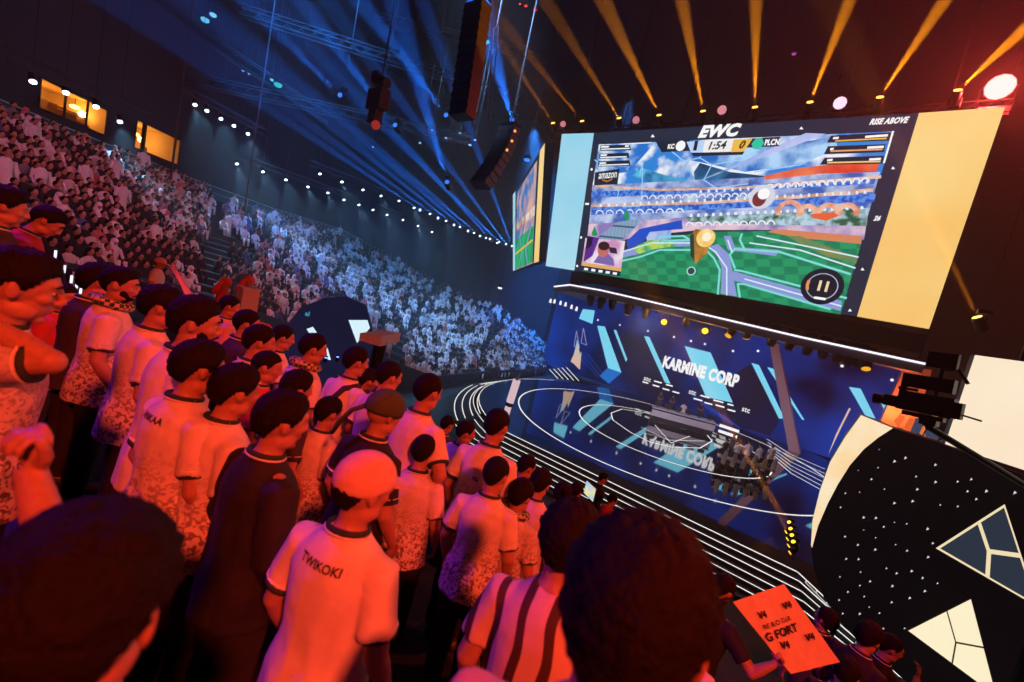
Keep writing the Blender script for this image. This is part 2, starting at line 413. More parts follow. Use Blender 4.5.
# glowing rings in the stage floor
def ring(c, r, w, a0=0, a1=2 * math.pi, n=120, z=.006):
    bm = bmesh.new()
    P = [(math.cos(a0 + (a1 - a0) * k / n), math.sin(a0 + (a1 - a0) * k / n)) for k in range(n + 1)]
    for p, q in zip(P, P[1:]):
        face(bm, [(c[0] + p[0] * (r - w / 2), c[1] + p[1] * (r - w / 2), z), (c[0] + p[0] * (r + w / 2), c[1] + p[1] * (r + w / 2), z), (c[0] + q[0] * (r + w / 2), c[1] + q[1] * (r + w / 2), z), (c[0] + q[0] * (r - w / 2), c[1] + q[1] * (r - w / 2), z)])
    return bm
tag(link('floor_light_ring', ring((-8.87, 32.24), 10.9, .1), stripw), 'largest thin white light ring set in the stage floor', 'light ring', 'light rings in the stage floor')
tag(link('floor_light_ring', ring((-8.51, 32.5), 6.7, .09), stripw), 'middle thin white light ring around the players on stage', 'light ring', 'light rings in the stage floor')
bm = bmesh.new()
P3 = [atz(px, py, .006) for px, py in ((611, 413), (622, 409), (648, 413), (675, 421), (704, 431), (712, 441), (700, 448), (672, 447), (650, 442), (630, 432), (613, 420), (611, 413))]
for a, b in zip(P3, P3[1:]):
    t = (b - a).normalized(); q = t.cross(UP) * .04; face(bm, [a - q, a + q, b + q, b - q])
tag(link('floor_light_ring', bm, stripw), 'smallest white light ring in front of the casters desk', 'light ring', 'light rings in the stage floor')
bm = bmesh.new()
for pl in [((641, 427), (668, 440), (705, 441)), ((655, 425), (671, 443), (690, 436))]:
    Q = [atz(*p, .006) for p in pl]
    for a, b in zip(Q, Q[1:]):
        t = (b - a).normalized(); q = t.cross(UP) * .025; face(bm, [a - q, a + q, b + q, b - q])
tag(link('floor_light_line', bm, stripw), 'thin white light lines crossing before the casters desk', 'light line')
# rising light bars of the left stairs
for k in range(4):
    bm = ring((-6.65, 33.5), 16.4 + k * .5, .06, math.radians(205 - k), math.radians(232 + k), 30, z=-.15 * 1 - .12 * k + .02)
    tag(link('stair_light', bm, stripw), 'curved light line on the left stage stairs, %s from the stage' % ['first', 'second', 'third', 'fourth'][k], 'light strip', 'curved light lines left of the stage')
bm = bmesh.new(); 
for k in range(4): prism(bm, [(-6.65 + 16.2 * math.cos(a) - .0, 33.5 + 16.2 * math.sin(a), AF) for a in np.linspace(3.5, 4.1, 10)] + [(-6.65 + (16.65 + k * .5) * math.cos(a), 33.5 + (16.65 + k * .5) * math.sin(a), AF) for a in np.linspace(4.1, 3.5, 10)], (0, 0, -.15 - .12 * k - AF))
structure('stage_stairs', bm, stm)
bm = bmesh.new()
for k in range(5):
    a = aty(549.5 + k * 4.2, 369.5 - k * .6, 44.0); b = aty(558 + k * 5.2, 378.5 + k * .6, 43.2)
    tube(bm, [a, b], .035, 5)
tag(link('stair_handrails', bm, stripw), 'five short parallel white lit bars at the far left stage corner', 'light bars')

# --- back wall of the stage: LED wall with light shapes
WY = 45.0
wallled = emit('led_wall_navy', S('020832'), 1.0, S('0a3396'), 'noise', .14, .42, .66, sample=True)
walldots = emit('led_wall_purple', S('12102c'), 1.0, S('16163e'), 'noise', .3)
led = empty('led_wall', (aty(700, 400, WY + .3).x, WY + .4, 0), 'tall dark blue LED wall behind the stage with cyan stripes and white lettering', 'LED wall')
bm = bmesh.new(); x0, x1 = aty(543, 360, WY).x, aty(893, 400, WY).x
box(bm, ((x0 + x1) / 2, WY + .4, 4.6), (x1 - x0, .7, 9.2)); link('cabinet', bm, blackmetal, led)
sh = Sheet((0, WY, 0), (0, -1, 0)); bm = sh.bm
face(bm, [(x0, WY + .03, .02), (x1, WY + .03, .02), (x1, WY + .03, 9.1), (x0, WY + .03, 9.1)], sh.mi(wallled))
sh.poly([(618, 334), (646, 339), (668, 384), (660, 405), (630, 380)], walldots, .005)
sh.poly([(700, 395), (751, 364), (780, 420), (770, 436), (720, 420)], walldots, .005)
sh.done('display', led)
sh = Sheet((0, WY, 0), (0, -1, 0))
for p in [((583, 309), (595, 310.5), (592.5, 324), (579, 318.6)), ((597.3, 325.7), (605, 326.5), (621.6, 372.7), (608, 368)),
          ((613.7, 330), (616.4, 330), (627.4, 359.4), (626, 362)), ((644, 336), (649.4, 336.9), (670.6, 384), (665, 382.4)),
          ((684.7, 346), (710.6, 352.5), (733, 402.7), (706, 397)), ((751.4, 362.8), (759, 365), (784.6, 418.5), (779, 418.5)),
          ((848.8, 386.8), (860.5, 388.5), (875.5, 418.5), (865.5, 416)), ((877, 393.5), (893, 398.5), (887, 416.8)),
          ((767, 367), (773, 368.5), (804.5, 420), (802, 419.5))]: sh.poly(p, cyan, .03)
sh.poly([(608, 368), (621.6, 372.7), (609, 383.7), (599.6, 376)], cyan_mid, .028)
for k in range(3): sh.line([(574 + k * 7, 352 + k * 1), (598 + k * 6, 377 + k * 3)], .10, emit('led_dim_blue', S('0d3a9c'), 1), .02)
for k in range(4): sh.line([(694 + k * 6, 396 + k * 4), (716 + k * 8, 416 + k * 4)], .14, MATS['led_dim_blue'], .02)
for x, y in ((648, 331), (674, 337), (705, 344), (758, 351), (620, 325), (598, 320), (842, 366), (892, 380), (733, 351), (691, 341)): sh.disc(x, y, .12, white_led, .03, 8)
sh.done('light_shapes', led)
B = aty(661.8, 367.3, WY - .06); E_ = aty(736.5, 389.4, WY - .06)
text('KARMINE CORP', B, RX, UP, 1.28, white_led, led, width=(E_ - B).x, bold=.06)
for px, py, s_, w_ in ((643.5, 380, 'stc', 7), (683, 383 + 11, 'stc', 0), (688.5, 393.5, 'stc', 7), (741.5, 411, 'stc', 8)):
    if w_: a = aty(px, py, WY - .04); b = aty(px + w_, py + w_ * .25, WY - .04); text(s_, a, RX, UP, .42, white_led, led, width=(b - a).x, bold=.012)
sh = Sheet((0, WY, 0), (0, -1, 0))
for px, py, w_ in ((654.5, 381, 7), (653, 385, 6), (643, 381.8, 5), (666.5, 384.5, 6), (663, 388.5, 6), (673, 391.5, 6), (701, 395.5, 8), (694, 398.5, 8), (714, 400, 9), (705, 402.5, 7), (716, 405, 8), (728, 404, 5), (728, 409.5, 7)):
    sh.line([(px, py), (px + w_, py + w_ * .27)], .14, white_led, .03)
sh.done('sponsor_marks', led)

lb = empty('light_box', atz(729, 441, 0), 'two stacked bright white light bars right of the analyst table', 'light')
for p in [((720, 424), (739, 430.5), (738.5, 433), (719, 426.5)), ((718.5, 429.5), (737, 435.7), (736.5, 438.5), (718, 432))]:
    bm = bmesh.new(); prism(bm, [aty(*v, 38.5) for v in p], (0, .15, 0)); link('light_bar', bm, white_led, lb)
for x, y in ((721, 424.5), (738, 430)):
    t0 = aty(x, y, 38.7); bm = bmesh.new(); tube(bm, [t0, (t0.x, t0.y, 0)], .05, 6); link('stand', bm, blackmetal, lb)
for k in range(6):
    bm = bmesh.new(); P_ = [atz(x, y, .007) for x, y in ((767 + .8 * k, 439 + 3.4 * k), (790 + .2 * k, 454 + 3.8 * k), (825, 469 + 4.6 * k))]
    for a, b in zip(P_, P_[1:]):
        t = (b - a).normalized(); q = t.cross(UP) * .035; face(bm, [a - q, a + q, b + q, b - q])
    tag(link('light_strip', bm, stripw), 'curved white floor light line behind the players, %s from the back' % ['first', 'second', 'third', 'fourth', 'fifth', 'sixth'][k], 'light strip', 'floor light lines right of the players')
# pale leaning tower in front of the LED wall and the side portal
purple = mat('portal_panel', (.42, .36, .48), .45)
bm = bmesh.new(); q = [aty(*p, 42.5) for p in ((769, 342), (778, 344), (803.5, 443), (790.6, 443.5))]
q[2].z = q[3].z = 0
prism(bm, q, (0, 1.2, 0)); tag(link('stage_pylon', bm, purple), 'slim leaning lilac pylon standing in front of the LED wall', 'pylon')
bm = bmesh.new(); q = [aty(*p, 41) for p in ((904.5, 366), (932, 370), (917, 428), (881, 428))]
q[2].z = q[3].z = 0; q[3].x -= .4
prism(bm, q, (0, 1.5, 0)); tag(link('stage_portal', bm, mat('portal_white', (.55, .42, .42), .5)), 'broad pale portal pillar at the right end of the stage', 'pillar')
# small triangular sails at the left end
for i, (p, m_, nm) in enumerate([(((577, 340), (572, 363), (580, 357)), emit('sail_blue', S('9ccbe8'), .9), 'pale blue'), (((578.5, 344), (570.5, 361.5), (577.5, 366)), emit('sail_cream', S('e8c8b0'), .9), 'cream left'), (((581, 352), (574.5, 364.5), (579.5, 369.5)), emit('sail_cream2', S('e8c4ac'), .9), 'cream right')]):
    bm = bmesh.new(); prism(bm, [aty(*v, 42 - i * .3) for v in p], (0, .12, 0))
    tag(link('stage_sail', bm, m_), '%s pointed triangular sail at the far left of the stage' % nm, 'decoration', 'triangular sails left of the stage')
for i, (x, y) in enumerate(((576.5, 331), (583.5, 328))):
    bm = bmesh.new(); a, b, c = aty(x, y, 42.4), aty(x - 2.5, y + 15, 42.4), aty(x + 3, y + 17, 42.4)
    for s_, e_ in ((a, b), (b, c), (c, a)): tube(bm, [s_, e_], .035, 5)
    tag(link('wire_triangle', bm, emit('wire_lilac', S('b0b0d8'), .8)), '%s of two outlined triangles above the stage sails' % ('left' if i == 0 else 'right'), 'decoration', 'outlined triangles left of the stage')

# --- canopy with its light line, over the stage
bm = bmesh.new(); cps = [(545, 284.5), (570, 285.3), (600, 290.5), (650, 302), (700, 314), (800, 337.5), (860, 350.5), (925, 364.5)]
F_ = [aty(x, y, 27.3) for x, y in cps]; F_[0] = F_[0] + Vector((.1, 1.2, 0))
n = len(F_)
for i in range(n - 1):
    a, b = F_[i], F_[i + 1]
    for p, q, mi in ((Vector((0, 0, .1)), Vector((0, 0, -.42)), 0), (Vector((0, 0, -.42)), Vector((0, 5, -.42)), 0), (Vector((0, 5, -.42)), Vector((0, 5, .5)), 0), (Vector((0, 5, .5)), Vector((0, .0, .1)), 0)):
        face(bm, [a + p, b + p, b + q, a + q], mi)
for e in (F_[0], F_[-1]): face(bm, [e + Vector((0, 0, .1)), e + Vector((0, 0, -.42)), e + Vector((0, 5, -.42)), e + Vector((0, 5, .5))])
cn = empty('stage_canopy', (-8, 29, 8), 'long curved grey canopy with a white light line under the big screen', 'canopy')
link('fascia', bm, mat('canopy_grey', (.16, .14, .17), .5), cn)
bm = bmesh.new(); tube(bm, [p + Vector((0, -.04, .03)) for p in F_], .055, 6); link('light_line', bm, emit('canopy_line', S('f6f2ff'), 1.3), cn)
bm = bmesh.new()
for p, q in zip(F_, F_[1:]): prism(bm, [p + Vector((0, 2, .6)), q + Vector((0, 2, .6)), q + Vector((0, 2, 1.5)), p + Vector((0, 2, 1.5))], (0, 1, 0))
link('truss_cover', bm, mat('navy_cloth', (.01, .015, .05), .8), cn)
for k in range(4):
    x = -18 + k * 7; bm = bmesh.new(); tube(bm, [(x, 30.5, 8.5), (x, 30.5, 24)], .06, 6); link('hanger', bm, blackmetal, cn)

# moving head spotlights
lampglass = {}
def moving_head(p, aim, col, k, label, group, size=.34, name='spotlight', glassr=.75, up=False, hang=False):
    """yoke + head + lens; p is the lens position"""
    p = Vector(p); d = (Vector(aim) - p).normalized(); o = empty(name, p, label, 'spotlight', group)
    s = size; up_ = UP if up else -UP
    bm = bmesh.new(); tube(bm, [p - d * s * 2.0, p - d * s * 1.7, p - d * s * .5, p - d * .02], [s * .5, s * .62, s * .6, s * .55], 12); hd_ = link('head', bm, blackmetal, o, smooth=True)
    key = (round(col[0], 3), round(col[1], 3), round(col[2], 3), k)
    if key not in lampglass: lampglass[key] = emit('lamp_glass_%d' % len(lampglass), col, k)
    bm = bmesh.new(); tube(bm, [p - d * .03, p + d * .015], s * glassr * .62, 12); link('lens', bm, lampglass[key], hd_)
    c = p - d * s; sd = d.cross(UP); sd = sd.normalized() if sd.length > .1 else Vector((1, 0, 0))
    bm = bmesh.new()
    top = c + Vector((0, 0, s * 1.3 * (-1 if up else 1)))
    tube(bm, [c + sd * s * .7, top + sd * s * .7, top - sd * s * .7, c - sd * s * .7], s * .1, 6); link('yoke', bm, blackmetal, o)
    bm = bmesh.new(); box(bm, top + Vector((0, 0, s * .25 * (-1 if up else 1))), (s * 1.3, s * 1.0, s * .5)); link('base', bm, blackmetal, o)
    if hang: bm = bmesh.new(); tube(bm, [top + Vector((0, 0, s * .4)), (top.x, top.y, 29.9)], .012, 4); link('hanger', bm, blackmetal, o)
    return o
ORD = ['first', 'second', 'third', 'fourth', 'fifth', 'sixth', 'seventh', 'eighth', 'ninth', 'tenth', 'eleventh', 'twelfth', 'thirteenth', 'fourteenth', 'fifteenth', 'sixteenth', 'seventeenth', 'eighteenth', 'nineteenth', 'twentieth'] + ['%dth' % i for i in range(21, 60)]
amber = S('ffb02a'); wht = S('ffffff')
heads = [(590, 305, 0), (600, 308, 0), (612, 309, 0), (627, 314, 1), (645, 318, 0), (664, 322, 2), (685, 325, 0), (705, 331, 2), (728, 336, 3), (746, 338, 1), (770, 345, 0), (788, 349, 0), (806, 354, 0), (823, 358, 0), (835, 362, 0), (847, 364, 0), (857, 366, 0), (866, 369, 3)]
for i, (x, y, k) in enumerate(heads):
    p = aty(x, y, 28.2); aim = p + Vector((random.uniform(-1, 1), -2.5 if k in (2, 3) else 1.5, -4))
    if k == 2: aim = EYE
    moving_head(p, aim, amber if k in (1, 2, 3) else S('202028'), {0: 1, 1: 1.5, 2: 3, 3: 1.0}[k], '%s under the stage canopy, %s from its left end' % ({2: 'orange glowing spotlight', 0: 'unlit black spotlight', 1: 'dimly lit black spotlight', 3: 'black spotlight with amber lens'}[k], ORD[i]), 'spotlights under the stage canopy', .42 if k != 2 else .4)
for i, (x, y) in enumerate(((550, 301), (554, 301.5), (560, 303), (565, 304.5), (571, 307), (576, 309))):
    b = aty(x, y, 28.5); bm = bmesh.new(); prism(bm, [b + Vector((-.07, 0, -.14)), b + Vector((.07, 0, -.14)), b + Vector((.05, 0, .1)), b + Vector((0, 0, .2)), b + Vector((-.05, 0, .1))], (0, .15, 0))
    tag(link('marker_light', bm, white_led), 'tiny white marker light under the left canopy end, %s from left' % ORD[i], 'light', 'marker lights under the left canopy end')

# ---------------------------------------------------------------- big screen
LEAN = math.radians(9.6)
SN = Vector((0, -math.cos(LEAN), -math.sin(LEAN)))
SP0 = aty(562, 134, 25.2)
SU = Vector((0, -math.sin(LEAN), math.cos(LEAN)))
sh = Sheet(SP0, SN)
scr = empty('led_screen', sh.pt(760, 290), 'huge hanging LED screen showing a stadium video game between pale blue and gold panels', 'screen')
def E(h, k=1.0, **kw): return emit('px_' + h + str(kw.get('kind', '')) + str(kw.get('scale', '')), S(h), k, **kw)
bm = bmesh.new(); q = [sh.pt(*p, -.02) for p in ((562, 134), (1005, 107), (929, 329), (545.8, 266))]
prism(bm, q, -SN * .8); link('cabinet', bm, blackmetal, scr)
sky = E('8fd6f0', col2=S('c9ecf8'), kind='noise', scale=.08, lo=.35, hi=.65, sample=True); sh.poly([(562, 134), (594, 133), (574.5, 270.5), (545.8, 266)], sky); sh.done('pale_blue_panel', scr)
sh.poly([(919, 113), (1005, 107), (929, 329), (857, 316.5)], E('fcc062', col2=S('fddd92'), kind='noise', scale=.09, lo=.35, hi=.6, sample=True)); sh.done('gold_panel', scr)
navy = E('232d42'); sh.poly([(594, 133), (919, 113), (857, 316.5), (574.5, 270.5)], navy); sh.done('navy_surround', scr)
G = [(599, 144.5), (893.6, 131.5), (840.6, 314.4), (582, 271)]
blue = E('2f86dc', col2=S('f0f6ff'), kind='noise', scale=.5, lo=.46, hi=.56, sample=True)
sh.poly([(599, 144.5), (893.6, 131.5), (880, 178), (592, 190)], blue, .02)
sh.poly([(600, 146), (655, 143), (640, 160), (628, 172), (598, 176)], E('2474d0', col2=S('d0e6ff'), scale=.9, lo=.42, hi=.6), .022)
sh.poly([(700, 150), (775, 146), (815, 140), (835, 134), (838, 150), (790, 166), (745, 172), (690, 160)], E('1f6fc8', col2=S('b4dcff'), scale=.8), .022)
sh.poly([(690, 185), (700, 181), (826, 134), (806, 133)], E('d8d4f8', col2=S('9fb8f0'), scale=.6), .024)      # bright streak
sh.poly([(632, 176), (642, 168), (668, 176), (692, 181), (694, 188), (660, 186)], E('1b5f9a', col2=S('58c0e8'), scale=.8), .024)
sh.poly([(694, 172), (700, 163), (730, 172), (800, 180), (803, 189), (740, 180), (695, 180)], E('14406c', col2=S('2f7fb0'), scale=.8), .024)
sh.poly([(764, 176), (800, 168), (862, 161), (880, 163), (876, 172), (820, 174), (766, 180)], E('e0402c', col2=S('f08058'), scale=.6), .026)
sh.poly([(593, 185), (880, 172), (868, 216), (589, 226)], E('3c66b8', col2=S('c4d2f4'), scale=.9, lo=.4, hi=.62), .026)
crowd = E('1c50c0', col2=S('5c98f0'), kind='noise', scale=5.0, lo=.4, hi=.6)
for y0, y1, dy, h_ in ((186, 178, 0, 6), (201, 194, 0, 8)):
    sh.poly([(592, y0 + 6), (700, y0 + 1), (876, y1), (874, y1 + h_), (700, y0 + 1 + h_), (591, y0 + 6 + h_)], crowd, .03)
rose = E('c8987c', col2=S('f0c8b0'), scale=1.5)
sh.line([(596, 186), (660, 190), (740, 188), (880, 177)], .14, rose, .034); sh.line([(592, 206), (700, 203), (800, 197), (872, 190)], .16, rose, .034)
wbits = E('e8f0ff')
for r_, (xa, xb, ya, yb, n_, w_) in enumerate(((700, 874, 190, 180, 22, 1.9), (600, 872, 204, 190.5, 34, 2.0), (690, 868, 214, 206, 24, 2.6))):
    for k in range(n_):
        x = xa + (xb - xa) * k / n_; y = ya + (yb - ya) * k / n_
        sh.poly([(x, y), (x + w_, y - .2), (x + w_ + .4, y + 3), (x - .3, y + 3.2)], wbits, .036)
# hexagon dome lines
for P_ in [((612, 185), (619, 192), (616, 203), (624, 207), (641, 206)), ((670, 150), (684, 161), (700, 158), (712, 165), (740, 160), (760, 150)), ((700, 158), (706, 146)), ((642, 200), (643, 160), (640, 176)), ((712, 165), (704, 180), (716, 188), (748, 184)), ((755, 172), (800, 165), (830, 150)), ((595, 160), (603, 166), (617, 162))]:
    sh.line(P_, .06, E('9fd4ff'), .038)
# arches on the right
for cx_, cy_, r_ in ((790, 211, 12), (808, 212, 9), (829, 212, 10), (848, 211, 9)):
    sh.line([(cx_ + r_ * math.cos(a) * 1.0, cy_ - r_ * math.sin(a) + 3) for a in np.linspace(0, math.pi, 12)], .22, E('e0886c', col2=S('f8c0a0'), scale=2), .04)
sh.poly([(812, 214), (834, 212), (839, 216), (826, 221), (812, 218)], E('e8683c'), .042)
# low wall, pitch and lane lines
sh.poly([(589, 224), (640, 221), (700, 216), (775, 214), (868, 214), (864, 240), (775, 230), (700, 230), (640, 236), (586, 250)], E('8c7cc0', col2=S('e8c8d8'), scale=.8), .03)
sh.poly([(684, 217), (868, 208), (867, 226), (770, 225), (690, 222)], E('2f5f46', col2=S('b8d8e8'), scale=2.2), .034)
sh.poly([(775, 229), (862, 236), (861, 244), (800, 238), (768, 232)], E('d88860'), .04)
grass = E('14805c', col2=S('219a68'), kind='checker', scale=2.0)
grass.node_tree.nodes['Mapping'].inputs['Scale'].default_value = (.8, 0, 1.25); grass.node_tree.nodes['Mapping'].inputs['Location'].default_value = (0, .5, 0); grass.node_tree.nodes['Mapping'].inputs['Rotation'].default_value = (0, .22, 0)
sh.poly([(582, 268), (640, 245), (700, 232), (775, 231), (862, 241), (840.6, 314.4), (582, 271)], grass, .036)
lane = E('8f9cdc'); edge = E('7fe0d8')
sh.poly([(709, 247), (718, 244), (728, 253), (731, 262), (737, 296.5), (721, 293.5), (722, 268), (718, 257)], lane, .045)
sh.poly([(733, 271), (740, 273), (842, 301), (840.6, 311), (733, 280)], lane, .044)
sh.poly([(724, 236), (731, 236), (735, 247), (780, 250), (776, 256), (728, 250)], lane, .044)
sh.poly([(582, 262), (640, 246), (655, 240), (700, 240), (702, 246), (660, 247), (640, 254), (600, 262), (582, 268)], lane, .044)
for P_ in [((718, 294), (720, 270), (714, 258), (706, 250), (660, 250), (640, 257), (600, 266)), ((740, 297), (738, 284), (744, 284), (830, 309)), ((735, 268), (730, 255), (735, 249), (780, 252), (850, 274)), ((657, 245), (664, 241), (690, 240), (684, 236), (660, 237), (657, 245)), ((735, 270), (742, 271), (846, 298)), ((745, 250), (740, 240), (742, 234))]:
    sh.line(P_, .11, edge, .05)
sh.poly([(645, 233), (672, 225), (671, 239), (648, 243)], E('b8c8f0', col2=S('88a8e8'), scale=1), .046)
sh.poly([(627, 241), (640, 229), (682, 220), (683, 229), (650, 232), (644, 242), (628, 249)], E('1f50c8'), .048)
sh.poly([(598, 237), (618, 222), (638, 219), (640, 223), (622, 240), (610, 242)], E('88a8c8', col2=S('405878'), kind='brick', scale=2), .048)
for x, y in ((627, 216), (595, 233)): sh.poly([(x, y - 7), (x + 3, y + 1), (x + 2.5, y + 3), (x - 2, y + 3), (x - 3, y)], E('189858'), .052)
for r_, (xa, xb, ya, yb, n_, rr) in enumerate(((645, 760, 199, 196, 14, 3.2), (770, 874, 188, 181, 12, 3.6), (600, 690, 214, 212, 9, 3.6), (690, 780, 226, 224, 10, 3.6))):
    for k in range(n_):
        x = xa + (xb - xa) * k / n_; y = ya + (yb - ya) * k / n_; sh.line([(x + rr * math.cos(a), y - rr * math.sin(a)) for a in np.linspace(0, math.pi, 6)], .07, E('eef2ff'), .041)
for P_ in [((600, 259), (652, 243), (702, 243), (716, 252), (727, 268), (727, 295)), ((745, 279), (841, 306)), ((750, 243), (800, 250), (855, 268)), ((757, 236), (810, 247), (858, 257)), ((728, 240), (732, 252))]: sh.line(P_, .07, E('dff4ff'), .052)
sh.poly([(786, 236), (800, 236), (858, 258), (856, 264), (820, 254)], E('8a8c50', col2=S('3c8c60'), scale=1), .049)
sh.poly([(632, 248), (650, 240), (672, 241), (676, 246), (650, 250), (640, 254)], E('3cb068', col2=S('b8d860'), scale=2), .05)
# ball, vehicle with flame, marker ring
sh.disc(762, 197, .62, E('d8dcec'), .06); sh.disc(759.5, 199, .33, E('7c3438'), .064, sq=1.2); sh.disc(764, 194, .28, E('ffffff'), .066)
sh.poly([(691, 235), (696, 229), (707, 231), (711, 240), (707, 254), (696, 264), (691, 256)], E('7c5428', col2=S('c08838'), scale=1.5), .06)
sh.poly([(690, 236), (694, 233), (695, 262), (691, 256)], E('204030'), .064)
sh.disc(706, 238, .52, E('ffc860', col2=S('ffe8a0'), scale=2), .066); sh.disc(707, 237, .26, E('fff8d8'), .07)
sh.disc(691.5, 271, .26, E('c0e8e0'), .06); sh.disc(691.5, 271, .2, E('204848'), .064)
sh.disc(822, 286.5, .9, E('131c2c'), .07, 40); sh.disc(822, 286.5, .66, E('b8c4d8'), .074, 40); sh.disc(822, 286.5, .62, E('131c2c'), .078, 40)
sh.line([(807.5, 289), (807.5, 285), (809, 281)], .13, E('e89860'), .08)
# HUD
hud = E('1a2538')
for p in [((601, 145.6), (630, 145), (632, 150.5), (600.5, 151)), ((600, 154), (629, 153), (630, 158), (599.5, 159)), ((598.7, 161.5), (630, 160.5), (631, 166), (598.4, 166.8)),
          ((831, 136), (891.5, 132.6), (889, 141), (827, 143)), ((828, 146.6), (885.5, 144.5), (884, 152.5), (824, 154.6)), ((824.7, 158), (884, 156), (882.5, 164), (820, 165)),
          ((595.6, 172.5), (620, 169), (618, 184.5), (594.5, 185.5)), ((656, 141.5), (690, 140), (692, 151), (662, 152.5)), ((748, 139), (781, 137), (779, 146.5), (746, 148)), ((691, 153), (745, 151), (743, 155), (694, 156.5))]: sh.poly(p, hud, .07)
gold = E('f4b840')
for a, b, m_ in [((602, 149.5), (630, 148.6), white_led), ((601, 157.7), (627, 157), white_led), ((599.5, 165.5), (629, 164.5), white_led), ((836, 141.3), (886, 138.8), gold), ((831, 151.5), (882, 149.7), E('f4a870')), ((828, 163), (880, 161.8), E('f4d080')), ((893, 132), (884, 163), white_led)]: sh.line([a, b], .07, m_, .08)
for a, b in [((602, 147.2), (609, 147)), ((626, 146.4), (629, 146.3)), ((601.5, 155.5), (607, 155.3)), ((600.5, 163.5), (606, 163.2)), ((866, 137.2), (887, 135.8)), ((868, 148), (883, 147.2)), ((870, 159.8), (880, 159.3)), ((834, 138.5), (838, 138.3)), ((831, 149.5), (833, 149.3)), ((828, 160.5), (832, 160.2))]: sh.line([a, b], .1, white_led, .08)
sh.poly([(687, 142), (706, 141.2), (704, 152.8), (691.5, 153)], E('bcd8ff'), .076); sh.poly([(705, 141.2), (738, 139.8), (735, 152), (703, 152.8)], E('f6f4f4'), .078); sh.poly([(734, 140), (753, 139), (744, 152), (731, 152.5)], E('f2be50'), .08)
sh.disc(681, 146.2, .28, white_led, .08); sh.disc(758, 144, .3, E('2cc8a8'), .08, 6)
sh.done('game_picture', scr)
# webcam inset
sh.poly([(586, 238), (625.7, 241), (621.4, 271), (582, 266)], E('f0e4f0', col2=S('d090c0'), scale=.8), .08); sh.poly([(588, 236), (600, 238), (593, 256), (584, 262)], E('5c2c90'), .084)
sh.poly([(588, 236), (594, 237), (592, 246), (586, 250)], E('281838'), .086); sh.poly([(582.5, 262), (622, 268), (621.6, 271.5), (582, 265.5)], E('e8b068'), .088); sh.poly([(582, 265.5), (621.6, 271.5), (620.5, 276.5), (581.5, 270.5)], E('1c2848'), .088)
sh.poly([(594, 262.5), (600, 254), (608, 253), (614, 259), (615, 266)], E('7c68b0'), .09); sh.disc(604, 249.5, .42, E('c87068'), .092, sq=1.25); sh.disc(604.5, 246, .42, E('3c1c28'), .094, sq=.7); sh.poly([(609, 247), (617, 248), (618, 254), (611, 253)], E('302840'), .09)
for k in range(5): sh.poly([(585 + k * 7.2, 267.6 + k * 1.1), (589 + k * 7.2, 268.2 + k * 1.1), (588.5 + k * 7.2, 270.5 + k * 1.1), (584.5 + k * 7.2, 270 + k * 1.1)], white_led, .094)
sh.done('webcam_inset', scr)
for x, y in ((653, 136), (801.5, 128.2), (893, 168), (862.5, 269), (850, 310)): sh.poly([(x, y - 1.6), (x + 2, y + 1.4), (x - 2, y + 1.4)], white_led, .05)
for x, y in ((592, 169.5), (581.5, 237.5), (577.5, 266)): sh.disc(x, y, .09, white_led, .05, 8)
sh.poly([(585.7, 203), (589.5, 203), (589.2, 205), (585.4, 205)], white_led, .05)
sh.done('surround_marks', scr)
def stext(body, a, b, h, m_, **k):
    P = sh.pt(*a, .1); Q = sh.pt(*b, .1); text(body, P, (Q - P), SU, h, m_, scr, width=(Q - P).length, **k)
stext('EWC', (698, 138.6), (740, 136.6), .66, white_led, bold=.06, shear=.3)
stext('RISE ABOVE', (869, 125.6), (908, 123.6), .27, white_led, bold=.05, shear=.3)
stext('1', (693.5, 151), (697, 150.8), .52, E('16202c'), bold=.04)
stext('1:54', (708.5, 150.2), (726, 149.3), .42, E('16202c'), bold=.03, shear=.2)
stext('0', (739, 149.2), (745, 149), .42, E('5c3c08'), bold=.05, shear=.3)
stext('KC', (668, 149.5), (674.5, 149.2), .28, white_led, bold=.05)
stext('PLCN', (764.5, 146), (779, 145.3), .3, white_led, bold=.05)
stext('amazon', (599, 179.3), (617, 177.8), .34, white_led, bold=.012)
sh.line([(603, 180), (608, 181.8), (613, 179.2)], .06, E('e88a28'), .1); sh.done('smile_mark', scr)
stext('26', (873, 221), (880, 221), .24, white_led, bold=.05, shear=.3)
stext('11', (817, 290.5), (827, 292), .52, E('f6dcb0'), bold=.05)
sh.line([(815, 297.5), (825, 299)], .12, white_led, .09); sh.done('dial_label', scr)
for i, (x, y, k) in enumerate([(553, 123, 0), (582, 121, 0), (619, 118, 0), (659, 115, 0), (703, 111, 0), (755, 107, 0), (810, 102, 0), (880, 97, 0), (958, 90, 0)]):
    p = aty(x, y, 25.1); moving_head(p, p + Vector((0, -3.6, 4)), S('ffc050'), 3, 'amber beam spotlight on top of the big screen, %s from left' % ORD[i], 'amber beam spotlights on the big screen', .3, up=True)
for i, (x, y, r) in enumerate([(563, 124, .22), (636, 120, .24), (722, 110, .26), (840, 103, .3), (1000, 87, .5)]):
    p = aty(x, y, 26.0); moving_head(p, EYE, (S('ff4a48') if i == 4 else S('e08a98')) if i != 3 else S('ffd4e8'), [.8, .8, 1, 1.3, 14][i], ['small dim peach', 'round dim pink', 'round pink', 'round pale pink', 'bright red glaring'][i] + ' wash light above the big screen' + ('' if i < 4 else ', at its far right corner'), 'wash lights above the big screen', r * 1.5, up=True, glassr=1.0)
bm = bmesh.new()
a, b = aty(550, 136, 26.3), aty(1012, 105, 26.3); a.z = b.z = max(a.z, b.z)
